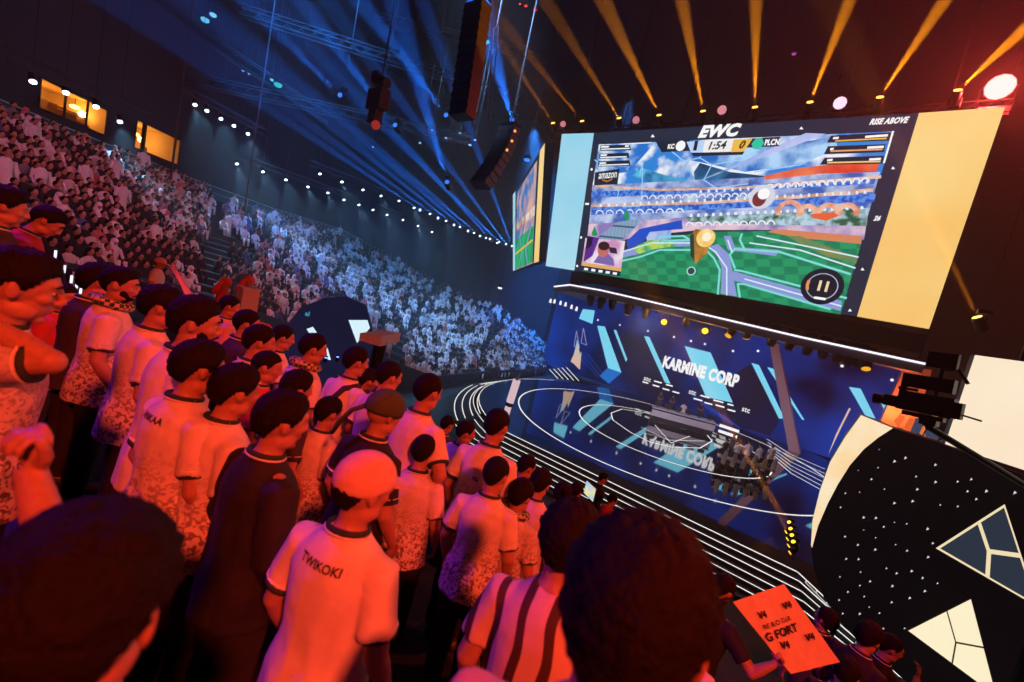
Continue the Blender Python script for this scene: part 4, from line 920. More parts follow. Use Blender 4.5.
glow(aty(893, 412, 39.6), 500, (1, .16, .03), .3)  # no fixture here: glow added to light the portal base orange-red
spot('blue_wash', (-34, 40, 27), (-27, 46, 0), 110000, (.03, .25, 1), 55, .9, .3)  # this and the next: unseen spots added so the haze glows blue
spot('blue_wash', (-20, 36, 27), (-33, 56, 6), 30000, (.03, .25, 1), 50, .9, .3)

# ---------------------------------------------------------------- people
skin = mat('skin', (.42, .23, .15), .5, 0, .05, 60)
hairm = mat('hair_black', (.006, .0045, .004), .75, 0, .5, 90, spec=.2)
eyem = mat('eye_white', (.6, .58, .55), .2); irism = mat('iris_dark', (.01, .008, .006), .1)
def jersey_mat(name, base, mark, z0=.95, z1=1.22, scale=28, amount=.52):
    """cloth with a crackle print fading in over the lower part of the shirt"""
    m = mat(name, base, .8, 0, .25, 14); nt = m.node_tree; b = nt.nodes['Principled BSDF']
    old = b.inputs['Base Color'].links[0].from_socket
    tc = nt.nodes['Texture Coordinate'] if 'Texture Coordinate' in nt.nodes else nt.nodes.new('ShaderNodeTexCoord')
    sp = nt.nodes.new('ShaderNodeSeparateXYZ'); nt.links.new(tc.outputs['Object'], sp.inputs[0])
    r = nt.nodes.new('ShaderNodeMapRange'); r.inputs[1].default_value = z1; r.inputs[2].default_value = z0; nt.links.new(sp.outputs[2], r.inputs[0])
    v = nt.nodes.new('ShaderNodeTexNoise'); v.inputs['Scale'].default_value = scale; v.inputs['Detail'].default_value = 3; v.inputs['Distortion'].default_value = 1.5; nt.links.new(tc.outputs['Object'], v.inputs['Vector'])
    t = nt.nodes.new('ShaderNodeMapRange'); t.inputs[1].default_value = amount - .03; t.inputs[2].default_value = amount + .03; nt.links.new(v.outputs['Fac'], t.inputs[0])
    mu = nt.nodes.new('ShaderNodeMath'); mu.operation = 'MULTIPLY'; nt.links.new(r.outputs[0], mu.inputs[0]); nt.links.new(t.outputs[0], mu.inputs[1])
    mx = nt.nodes.new('ShaderNodeMix'); mx.data_type = 'RGBA'; nt.links.new(mu.outputs[0], mx.inputs[0]); nt.links.new(old, mx.inputs[6]); mx.inputs[7].default_value = (*mark, 1)
    nt.links.new(mx.outputs[2], b.inputs['Base Color']); return m
CL = {
    'jersey': jersey_mat('jersey_white', (.72, .68, .64), (.2, .14, .13), .98, 1.34),
    'jerseyfull': jersey_mat('jersey_printed', (.62, .58, .55), (.10, .08, .08), 1.0, 1.6, 34, .53),
    'tee': mat('tee_white', (.76, .72, .68), .85, 0, .2, 12),
    'shirt': mat('shirt_pale', (.68, .6, .6), .85, 0, .2, 12),
    'pink': mat('shirt_rose', (.6, .33, .3), .85, 0, .2, 12),
    'red': mat('shirt_red', (.5, .05, .04), .85, 0, .2, 12),
    'black': mat('jacket_black', (.012, .012, .014), .8, 0, .3, 12),
    'dark': mat('shirt_dark', (.04, .035, .04), .85, 0, .2, 12),
    'thobe': mat('thobe_white', (.74, .7, .68), .85, 0, .2, 10),
}
# striped cloth
ms = mat('cloth_striped', (.66, .5, .46), .85, 0, .2, 12); nt = ms.node_tree; b_ = nt.nodes['Principled BSDF']; old = b_.inputs['Base Color'].links[0].from_socket
wv = nt.nodes.new('ShaderNodeTexWave'); wv.inputs['Scale'].default_value = 3.2; wv.inputs['Distortion'].default_value = 3.5; wv.inputs['Detail'].default_value = 1; wv.bands_direction = 'X'
nt.links.new(nt.nodes['Texture Coordinate'].outputs['Object'], wv.inputs['Vector'])
r_ = nt.nodes.new('ShaderNodeMapRange'); r_.inputs[1].default_value = .74; r_.inputs[2].default_value = .8; nt.links.new(wv.outputs['Fac'], r_.inputs[0])
mx = nt.nodes.new('ShaderNodeMix'); mx.data_type = 'RGBA'; nt.links.new(r_.outputs[0], mx.inputs[0]); nt.links.new(old, mx.inputs[6]); mx.inputs[7].default_value = (.06, .03, .02, 1); nt.links.new(mx.outputs[2], b_.inputs['Base Color'])
CL['striped'] = ms
trousers_m = mat('trousers_black', (.012, .012, .015), .85); shoe_m = mat('shoe_dark', (.03, .03, .03), .5)
collar_m = mat('collar_green', (.02, .05, .03), .8); piping_m = mat('piping_white', (.8, .76, .7), .8)
HC = Vector((0, 0, 1.52))     # pivot of the head
def head_xf(yaw, pit, roll_=0):
    return Matrix.Translation(HC) @ Matrix.Rotation(math.radians(yaw), 4, 'Z') @ Matrix.Rotation(math.radians(-pit), 4, 'X') @ Matrix.Rotation(math.radians(roll_), 4, 'Y') @ Matrix.Diagonal((1.07, 1.07, 1.07, 1)) @ Matrix.Translation(-HC)
def add_head(bm, X):
    n0 = len(bm.verts)
    ell(bm, (0, -.006, 1.657), (.076, .097, .09), 24, 16); ell(bm, (0, .032, 1.60), (.057, .060, .072), 20, 14)
    ell(bm, (0, .064, 1.545), (.028, .027, .019), 12, 8); ell(bm, (0, .073, 1.675), (.052, .0215, .012), 12, 8)
    for s in (-1, 1):
        ell(bm, (s * .037, .060, 1.622), (.025, .025, .022), 12, 8)
        ell(bm, (s * .080, -.008, 1.635), (.009, .021, .033), 12, 8, M=Matrix.Rotation(s * .4, 3, 'Z'))
        ell(bm, (s * .046, .02, 1.568), (.018, .045, .03), 10, 8); ell(bm, (s * .013, .098, 1.613), (.009, .011, .0075), 8, 6)
    tube(bm, [(0, .086, 1.672), (0, .098, 1.645), (0, .1115, 1.618), (0, .1, 1.6095)], [.008, .0095, .0115, .008], 10)
    ell(bm, (0, .087, 1.588), (.024, .012, .006), 10, 6); ell(bm, (0, .084, 1.577), (.021, .012, .0065), 10, 6)
    bmesh.ops.transform(bm, matrix=X, verts=list(bm.verts)[n0:])
def hand(bm, W, d, palm_n, s=1, curl=.5, fr=.0088):
    """palm, four bent fingers and a thumb; d = direction of fingers, palm_n = palm normal, s = side of the thumb"""
    W = Vector(W); d = Vector(d).normalized(); n = Vector(palm_n); n = (n - n.dot(d) * d).normalized(); u = d.cross(n) * s
    M = Matrix((u, d, n)).transposed()
    ell(bm, W + d * .045, (.040, .056, .015), 12, 8, M=M)
    for k in range(4):
        o = (k - 1.5) * .0205; L = (.068, .078, .074, .058)[k]
        base = W + d * (.082 - abs(k - 1.3) * .004) + u * -o; p = [base - d * .025, base]; a = curl * .5
        for seg in (.45, .32, .23):
            a += curl * .55; p.append(p[-1] + (d * math.cos(a) + n * math.sin(a)) * L * seg)
        tube(bm, p, [fr * 1.1, fr * 1.08, fr, fr * .95, fr * .8], 8)
    t0 = W + u * .028 + d * .02; t1 = t0 + (u * .75 + d * .55 + n * .3).normalized() * .035; t2 = t1 + (u * .35 + d * .8 + n * .45).normalized() * .032
    tube(bm, [W + d * .01 + u * .012, t0, t1, t2, t2 + (d * .8 + n * .5).normalized() * .022], [.014, .014, .012, .011, .009], 8)
# poses: right / left arm: elbow, wrist, finger direction, palm normal
POSE = {
    'down': dict(r=((.235, -.03, 1.14), (.235, .10, .92), (0, .15, -1), (-1, 0, 0)), l=((-.235, -.03, 1.14), (-.235, .09, .92), (0, .15, -1), (1, 0, 0))),
    'front': dict(r=((.23, .0, 1.16), (.10, .22, 1.12), (-1, .3, .1), (0, -1, 0)), l=((-.23, .0, 1.16), (-.1, .24, 1.08), (1, .3, .1), (0, -1, 0))),
    'neck': dict(r=((.25, .13, 1.44), (.10, -.08, 1.545), (-1, -.35, .35), (0, .6, 0)), l=((-.27, -.02, 1.16), (-.25, .12, .95), (0, .2, -1), (1, 0, 0))),
    'brow': dict(r=((.27, .2, 1.30), (.12, .2, 1.60), (-.6, -.5, .5), (0, -1, .2)), l=((-.23, .0, 1.16), (-.1, .24, 1.08), (1, .3, .1), (0, -1, 0))),
    'sign': dict(r=((.28, .12, 1.22), (.34, .36, 1.18), (.6, .9, .1), (-.6, .4, .6)), l=((-.26, .1, 1.2), (-.1, .36, 1.2), (.4, 1, .1), (0, 0, 1))),
    'phone': dict(r=((.24, .18, 1.24), (.08, .32, 1.46), (-.3, .3, .9), (-.6, -.6, 0)), l=((-.23, .0, 1.16), (-.1, .24, 1.08), (1, .3, .1), (0, -1, 0))),
    'fist0': dict(r=((.28, .14, 1.2), (.22, .32, 1.42), (-.1, .1, 1), (-.3, -1, 0)), l=((-.235, -.03, 1.14), (-.235, .09, .92), (0, .15, -1), (1, 0, 0))),
    'hips': dict(r=((.33, -.08, 1.2), (.2, .04, 1.02), (-.7, .6, -.3), (-.5, -.3, 0)), l=((-.33, -.08, 1.2), (-.2, .04, 1.02), (.7, .6, -.3), (.5, -.3, 0))),
}
CACHE = {}
def body_mesh(pose, yaw, pit, fine=False):
    k = ('b', pose, yaw, pit, fine)
    if k in CACHE: return CACHE[k]
    bm = bmesh.new(); P = POSE[pose]; X = head_xf(yaw, pit)
    loft(bm, [((0, -.0, .84), .15, .115), ((0, -.01, .95), .165, .125), ((0, 0, 1.08), .142, .105), ((0, .005, 1.25), .168, .118), ((0, .0, 1.36), .165, .112), ((0, -.008, 1.42), .145, .092), ((0, -.013, 1.455), .1, .078), ((0, -.015, 1.48), .075, .066), ((0, -.015, 1.50), .066, .062)])
    tube(bm, [(0, -.02, 1.42), (0, -.012, 1.5), HC, X @ Vector((0, .0, 1.6))], [.07, .06, .056, .056], 16)
    add_head(bm, X)
    for s, kk in ((1, 'r'), (-1, 'l')):
        E_, W, d, n = [Vector(v) for v in P[kk]]
        tube(bm, [(s * .1, -.01, 1.415), (s * .16, -.01, 1.405), Vector((s * .168, -.01, 1.395)).lerp(E_, .45), E_], [.05, .058, .05, .043], 12)
        ell(bm, E_, (.044, .044, .044), 12, 8)
        tube(bm, [E_, E_.lerp(W, .3), E_.lerp(W, .75), W], [.041, .043, .033, .026], 12)
        hand(bm, W, d, n, s=s if pose != 'x' else 1, curl=1.6 if pose.startswith('reach') else (.7 if pose not in ('neck', 'brow') else .35) if kk == 'r' or pose == 'sign' else .6)
        tube(bm, [(s * .085, 0, .93), (s * .095, .01, .7), (s * .095, .015, .49), (s * .095, .0, .38), (s * .095, -.01, .2), (s * .095, -.01, .08)], [.092, .078, .058, .056, .042, .036], 12)
        tube(bm, [(s * .095, -.05, .05), (s * .098, .02, .05), (s * .105, .12, .035), (s * .108, .17, .03)], [.035, .04, .032, .022], 10)
    me = remesh(bm, .0055 if fine else .0095, 2); me.materials.append(skin); CACHE[k] = me; return me
def top_mesh(pose, style):
    """shirt: body with sleeves; long = thobe, jacket = long sleeves"""
    k = ('t', pose, style)
    if k in CACHE: return CACHE[k]
    bm = bmesh.new(); P = POSE[pose]
    if style == 'long': low = [((0, 0, .12), .25, .22), ((0, 0, .5), .225, .19), ((0, -.005, .85), .205, .165)]
    else: low = [((0, -.005, .80), .202, .168), ((0, -.005, .86), .2, .166)]
    loft(bm, low + [((0, -.008, .95), .196, .158), ((0, -.003, 1.08), .178, .142), ((0, 0, 1.25), .186, .146), ((0, -.005, 1.36), .188, .14), ((0, -.012, 1.42), .162, .118), ((0, -.016, 1.455), .122, .098), ((0, -.016, 1.482), .092, .082), ((0, -.014, 1.508), .072, .068)], 28)
    for s, kk in ((1, 'r'), (-1, 'l')):
        E_, W = Vector(P[kk][0]), Vector(P[kk][1]); S0 = Vector((s * .168, -.012, 1.392))
        if style in ('long', 'jacket'): pts, rd = [(s * .09, -.01, 1.405), S0, S0.lerp(E_, .5), E_, E_.lerp(W, .5), E_.lerp(W, .93)], [.06, .076, .072, .064, .056, .048]
        else: pts, rd = [(s * .09, -.01, 1.405), S0, S0.lerp(E_, .35), S0.lerp(E_, .72)], [.06, .074, .07, .068]
        tube(bm, pts, rd, 16)
    me = remesh(bm, .0105, 3, .017, (8, 8, 3.2), {'tee': 3, 'long': 8, 'jacket': 15}[style] + len(pose)); CACHE[k] = me; return me
def hair_mesh(style, yaw, pit):
    k = ('h', style, yaw, pit)
    if k in CACHE: return CACHE[k]
    bm = bmesh.new(); X = head_xf(yaw, pit); seg, rng = 56, 36
    amp, th, sharp = {'short': (.003, .009, .35), 'thick': (.006, .017, .3), 'curly': (.008, .024, .25), 'fade': (.002, .007, .7)}[style]
    ell(bm, (0, 0, 0), (1, 1, 1), seg, rng)
    for v in bm.verts:
        d = v.co.normalized(); az = abs(math.degrees(math.atan2(d.x, d.y)))   # 0 = front
        lim = np.interp(az, [0, 35, 55, 68, 80, 90, 103, 118, 140, 180], [.50, .46, .32, .0, -.3, -.12, -.08, -.5, -.9, -.97])
        n = noise.noise(d * 9 + Vector((3, 1, 2))) + .6 * noise.noise(d * 24)
        t = th * (.75 + .55 * max(0, d.z)) + amp * n * 1.2
        g = max(0, min(1, (d.z - lim) / sharp)); t = t * (.25 + .75 * g) + .002
        e = (d.z - lim) / .07; e = max(0, min(1, e)); e = e * e * (3 - 2 * e)
        t = t * e - .014 * (1 - e)
        v.co = Vector((d.x * (.077 + t), -.006 + d.y * (.098 + t), 1.656 + d.z * (.092 + t)))
    bmesh.ops.transform(bm, matrix=X, verts=bm.verts)
    me = bpy.data.meshes.new('hair'); bm.to_mesh(me); bm.free(); me.shade_smooth(); me.materials.append(hairm); CACHE[k] = me; return me
def simple(key, build, m, smooth=True):
    if key in CACHE: return CACHE[key]
    bm = bmesh.new(); build(bm); bmesh.ops.recalc_face_normals(bm, faces=bm.faces); me = bpy.data.meshes.new('m'); bm.to_mesh(me); bm.free()
    if smooth: me.shade_smooth()
    me.materials.append(m); CACHE[key] = me; return me
def part(root, name, me):
    o = bpy.data.objects.new(name, me); COL.objects.link(o); o.parent = root; return o
NP = [0]
def person(head, label, pose='down', face=0, yaw=0, pit=8, top='jersey', hair='short', style='tee', collar=True, face_detail=False, extra=(), lean=4, height=None, hand_at=None, floor=None, group=None, beard=False, fine=False, cat='person', cuffs=True, lower='trousers'):
    """head: world point of the head centre. face: heading of the body in degrees from +Y towards -X"""
    head = Vector(head)
    if floor is None:
        k = round(head.y / RP); k = min(14, max(-2, k)); floor = row_z(k)
    ln = math.radians(lean); hc = Vector((0, .01, 1.65))
    Rl = Matrix.Rotation(math.radians(face), 3, 'Z') @ Matrix.Rotation(-ln, 3, 'X')
    s = (head.z - floor) / (Rl @ hc).z; s = max(.9, min(1.08, s))
    o = empty('person', (0, 0, 0), label, cat, group)
    off = Rl @ hc * s; o.location = head - off; o.rotation_euler = Rl.to_euler(); o.scale = (s, s, s)
    if hand_at is not None:
        Wl = Matrix.LocRotScale(o.location, o.rotation_euler, o.scale).inverted() @ Vector(hand_at); pose = 'reach%.3f' % Wl.x
        S0_ = Vector((.19, 0, 1.4)); mid = S0_.lerp(Wl, .5) + Vector((.06, -.02, -.16))
        POSE['reach%.3f' % Wl.x] = dict(r=(tuple(mid), tuple(Wl), (0, .1, 1), (-.3, -1, 0)), l=POSE['down']['l'])
    part(o, 'body', body_mesh(pose, yaw, pit, fine)); 
    if hair: part(o, 'hair', hair_mesh(hair, yaw, pit))
    m = CL[top]; tm = top_mesh(pose, style)
    ob = part(o, {'long': 'robe', 'jacket': 'jacket', 'tee': 'shirt'}[style], tm)
    if not tm.materials: tm.materials.append(m)
    ob.material_slots[0].link = 'OBJECT'; ob.material_slots[0].material = m
    X = head_xf(yaw, pit)
    if collar:
        cl = part(o, 'collar', simple(('collar',), lambda bm: tube(bm, [(.073 * math.cos(a), -.014 + .070 * math.sin(a), 1.506 + .01 * math.sin(-a)) for a in np.linspace(0, 2 * math.pi, 25)], .009, 8, cap=False, flat=1.6), collar_m))
        part(cl, 'collar_piping', simple(('pipe',), lambda bm: tube(bm, [(.084 * math.cos(a), -.015 + .078 * math.sin(a), 1.4975 + .01 * math.sin(-a)) for a in np.linspace(0, 2 * math.pi, 25)], .0045, 6, cap=False), piping_m))
    if cuffs and style == 'tee':
        for s_, kk in ((1, 'r'), (-1, 'l')):
            E_ = Vector(POSE[pose][kk][0]); S0 = Vector((s_ * .168, -.012, 1.392)); a, b = S0.lerp(E_, .69), S0.lerp(E_, .75); c, d = S0.lerp(E_, .63), S0.lerp(E_, .645)
            cf = part(o, 'cuff', simple(('cuff', pose, kk), lambda bm: tube(bm, [a, b], .0695, 18), collar_m))
            part(cf, 'cuff_stripe', simple(('cuffs', pose, kk), lambda bm: tube(bm, [c, d], .0725, 18), piping_m))
    if lower == 'trousers' and style != 'long':
        def tr(bm):
            loft(bm, [((0, -.01, .84), .17, .13), ((0, -.01, .97), .176, .135), ((0, 0, 1.04), .165, .12)])
            for q in (-1, 1): tube(bm, [(q * .087, 0, .9), (q * .098, .01, .7), (q * .1, .012, .48), (q * .1, -.005, .25), (q * .1, -.01, .1)], [.108, .095, .082, .072, .068], 14)
        if ('tr',) not in CACHE:
            bm = bmesh.new(); tr(bm); me = remesh(bm, .016, 2, .008, (6, 6, 6)); me.materials.append(trousers_m); CACHE[('tr',)] = me
        part(o, 'trousers', CACHE[('tr',)])
    for q in (-1, 1):
        part(o, 'shoe', simple(('shoe', q), lambda bm: (tube(bm, [(q * .095, -.085, .045), (q * .096, -.03, .055), (q * .1, .05, .052), (q * .107, .14, .038), (q * .11, .185, .03)], [.036, .046, .046, .042, .028], 12, flat=.95)), shoe_m))
    if face_detail:
        for q in (-1, 1):
            part(o, 'eye', simple(('eye', q, yaw, pit), lambda bm: ell(bm, X @ Vector((q * .03, .0755, 1.647)), (.012, .0105, .0062), 12, 8), eyem))
            part(o, 'iris', simple(('iris', q, yaw, pit), lambda bm: ell(bm, X @ Vector((q * .03, .085, 1.647)), (.0052, .003, .0052), 10, 6), irism))
            part(o, 'eyebrow', simple(('brow', q, yaw, pit), lambda bm: tube(bm, [X @ Vector((q * x, y, z)) for x, y, z in ((.012, .0985, 1.674), (.03, .0955, 1.681), (.05, .080, 1.672))], [.004, .0055, .003], 6), hairm))
    if beard:
        def bd(bm):
            n0 = len(bm.verts); ell(bm, (0, 0, 0), (1, 1, 1), 40, 26)
            for v in list(bm.verts)[n0:]:
                d = v.co.normalized(); az = abs(math.degrees(math.atan2(d.x, d.y)))
                lim = np.interp(az, [0, 25, 45, 70, 95, 110, 180], [-.15, -.12, -.05, .35, .5, -.2, -1.2])
                e = max(0, min(1, (lim - d.z) / .12)); t = .0035 * e - .02 * (1 - e)
                v.co = X @ Vector((d.x * (.060 + t), .031 + d.y * (.061 + t), 1.592 + d.z * (.068 + t)))
            tube(bm, [X @ Vector(v) for v in ((.03, .083, 1.588), (0, .1035, 1.597), (-.03, .083, 1.588))], [.004, .0055, .004], 6)
        part(o, 'beard', simple(('beard', yaw, pit), bd, hairm))
    for e in extra: e(o, X, s)
    return o
# ---- things worn
cap_m = mat('cap_cloth', (.7, .45, .36), .8, 0, .1, 30)
def w_cap(o, X, s):
    def f(bm):
        ell(bm, (0, -.004, 1.672), (.092, .112, .098), 32, 20)
        for v in list(bm.verts):
            v.co.z = max(v.co.z, 1.655 - .018 * (v.co.y < 0))
        bmesh.ops.transform(bm, matrix=X, verts=bm.verts)
    part(o, 'cap', simple(('cap', tuple(X.to_euler())), f, cap_m))
    def g(bm):
        P_ = [(-.075, .065, 1.668), (-.06, .15, 1.655), (0, .19, 1.652), (.06, .15, 1.655), (.075, .065, 1.668)]
        prism(bm, [X @ Vector(p) for p in P_], X.to_3x3() @ Vector((0, 0, .008)))
    part(o, 'visor', simple(('visor', tuple(X.to_euler())), g, cap_m, False))
def w_camo(o, X, s):
    m = mat('headscarf_green', (.05, .09, .04), .8, 0, .2, 20)
    def f(bm):
        ell(bm, (0, -.006, 1.67), (.094, .114, .102), 32, 20)
        for v in list(bm.verts): v.co.z = max(v.co.z, 1.64)
        tube(bm, [(-.05, -.09, 1.65), (-.1, -.13, 1.6), (-.14, -.15, 1.52), (-.17, -.15, 1.44)], [.035, .03, .03, .02], 10, flat=.4); bmesh.ops.transform(bm, matrix=X, verts=bm.verts)
    part(o, 'headscarf', simple(('camo', tuple(X.to_euler())), f, m))
def w_scarf(o, X, s):
    m = mat('scarf_check', (.3, .32, .12), .9)
    nt = m.node_tree
    if 'Checker Texture' not in nt.nodes:
        ck = nt.nodes.new('ShaderNodeTexChecker'); ck.inputs['Scale'].default_value = 38; ck.inputs['Color1'].default_value = (.55, .5, .25, 1); ck.inputs['Color2'].default_value = (.03, .10, .05, 1)
        nt.links.new(nt.nodes['Texture Coordinate'].outputs['Object'], ck.inputs['Vector']); nt.links.new(ck.outputs['Color'], nt.nodes['Principled BSDF'].inputs['Base Color'])
    part(o, 'scarf', simple(('scarf',), lambda bm: tube(bm, [(.1 * math.cos(a), -.01 + .10 * math.sin(a), 1.512 - .02 * math.sin(a)) for a in np.linspace(0, 2 * math.pi, 25)], .03, 10, cap=False), m))
def w_strap(o, X, s):
    part(o, 'shoulder_strap', simple(('strap',), lambda bm: tube(bm, [(.13, .02, 1.475), (.1, -.11, 1.44), (.02, -.165, 1.3), (-.08, -.172, 1.12), (-.17, -.13, .97)], .026, 8, flat=.3, axis=(0, 1, 0)), mat('strap_black', (.03, .02, .02), .7)))
def w_name(txt, z=1.385, w=.15):
    def f(o, X, s):
        k = ('name', txt)
        if k not in CACHE:
            c = bpy.data.curves.new('t', 'FONT'); c.body = txt; c.size = 1; c.offset = .03; c.resolution_u = 4; t = bpy.data.objects.new('t', c); COL.objects.link(t)
            me = bpy.data.meshes.new_from_object(t.evaluated_get(bpy.context.evaluated_depsgraph_get())); bpy.data.objects.remove(t)
            co = np.array([v.co[:] for v in me.vertices]); mn, mx_ = co.min(0), co.max(0)
            from mathutils.bvhtree import BVHTree
            sm = [c_ for c_ in o.children if c_.name.split('.')[0] in ('shirt', 'jacket', 'robe')][0].data
            bv = BVHTree.FromPolygons([v.co[:] for v in sm.vertices], [p_.vertices[:] for p_ in sm.polygons])
            for v in me.vertices:
                x = ((v.co.x - mn[0]) / (mx_[0] - mn[0]) - .5) * w; zz = z + (v.co.y - mn[1]) / (mx_[1] - mn[1]) * .03
                h = bv.ray_cast(Vector((x, -1, zz)), Vector((0, 1, 0)))[0]
                v.co = Vector((x, (h.y if h else -.15) - .004, zz))
            me.materials.clear(); me.materials.append(mat('print_black', (.03, .02, .02), .8)); CACHE[k] = me
        part(o, 'back_print', CACHE[k])
    return f
def w_ghutra(m_name, col, check=False):
    def f(o, X, s):
        m = mat(m_name, col, .85)
        def g(bm):
            ell(bm, (0, -.006, 1.67), (.096, .116, .102), 24, 16)
            for v in list(bm.verts): v.co.z = max(v.co.z, 1.645)
            for q in (-1, 0, 1): tube(bm, [(q * .08, -.06, 1.68), (q * .10, -.09, 1.6), (q * .14, -.11, 1.48), (q * .15, -.15, 1.36)], [.03, .05, .07, .05], 10, flat=.5)
            bmesh.ops.transform(bm, matrix=X, verts=bm.verts)
        part(o, 'headscarf', simple((m_name, tuple(X.to_euler())), g, m))
    return f
def w_bracelet(o, X, s):
    E_, W = Vector(POSE['neck']['r'][0]), Vector(POSE['neck']['r'][1]); p = E_.lerp(W, .82); q = E_.lerp(W, .87)
    part(o, 'bracelet', simple(('brac',), lambda bm: tube(bm, [p, q], .033, 14), mat('strap_black', (.03, .02, .02), .7)))

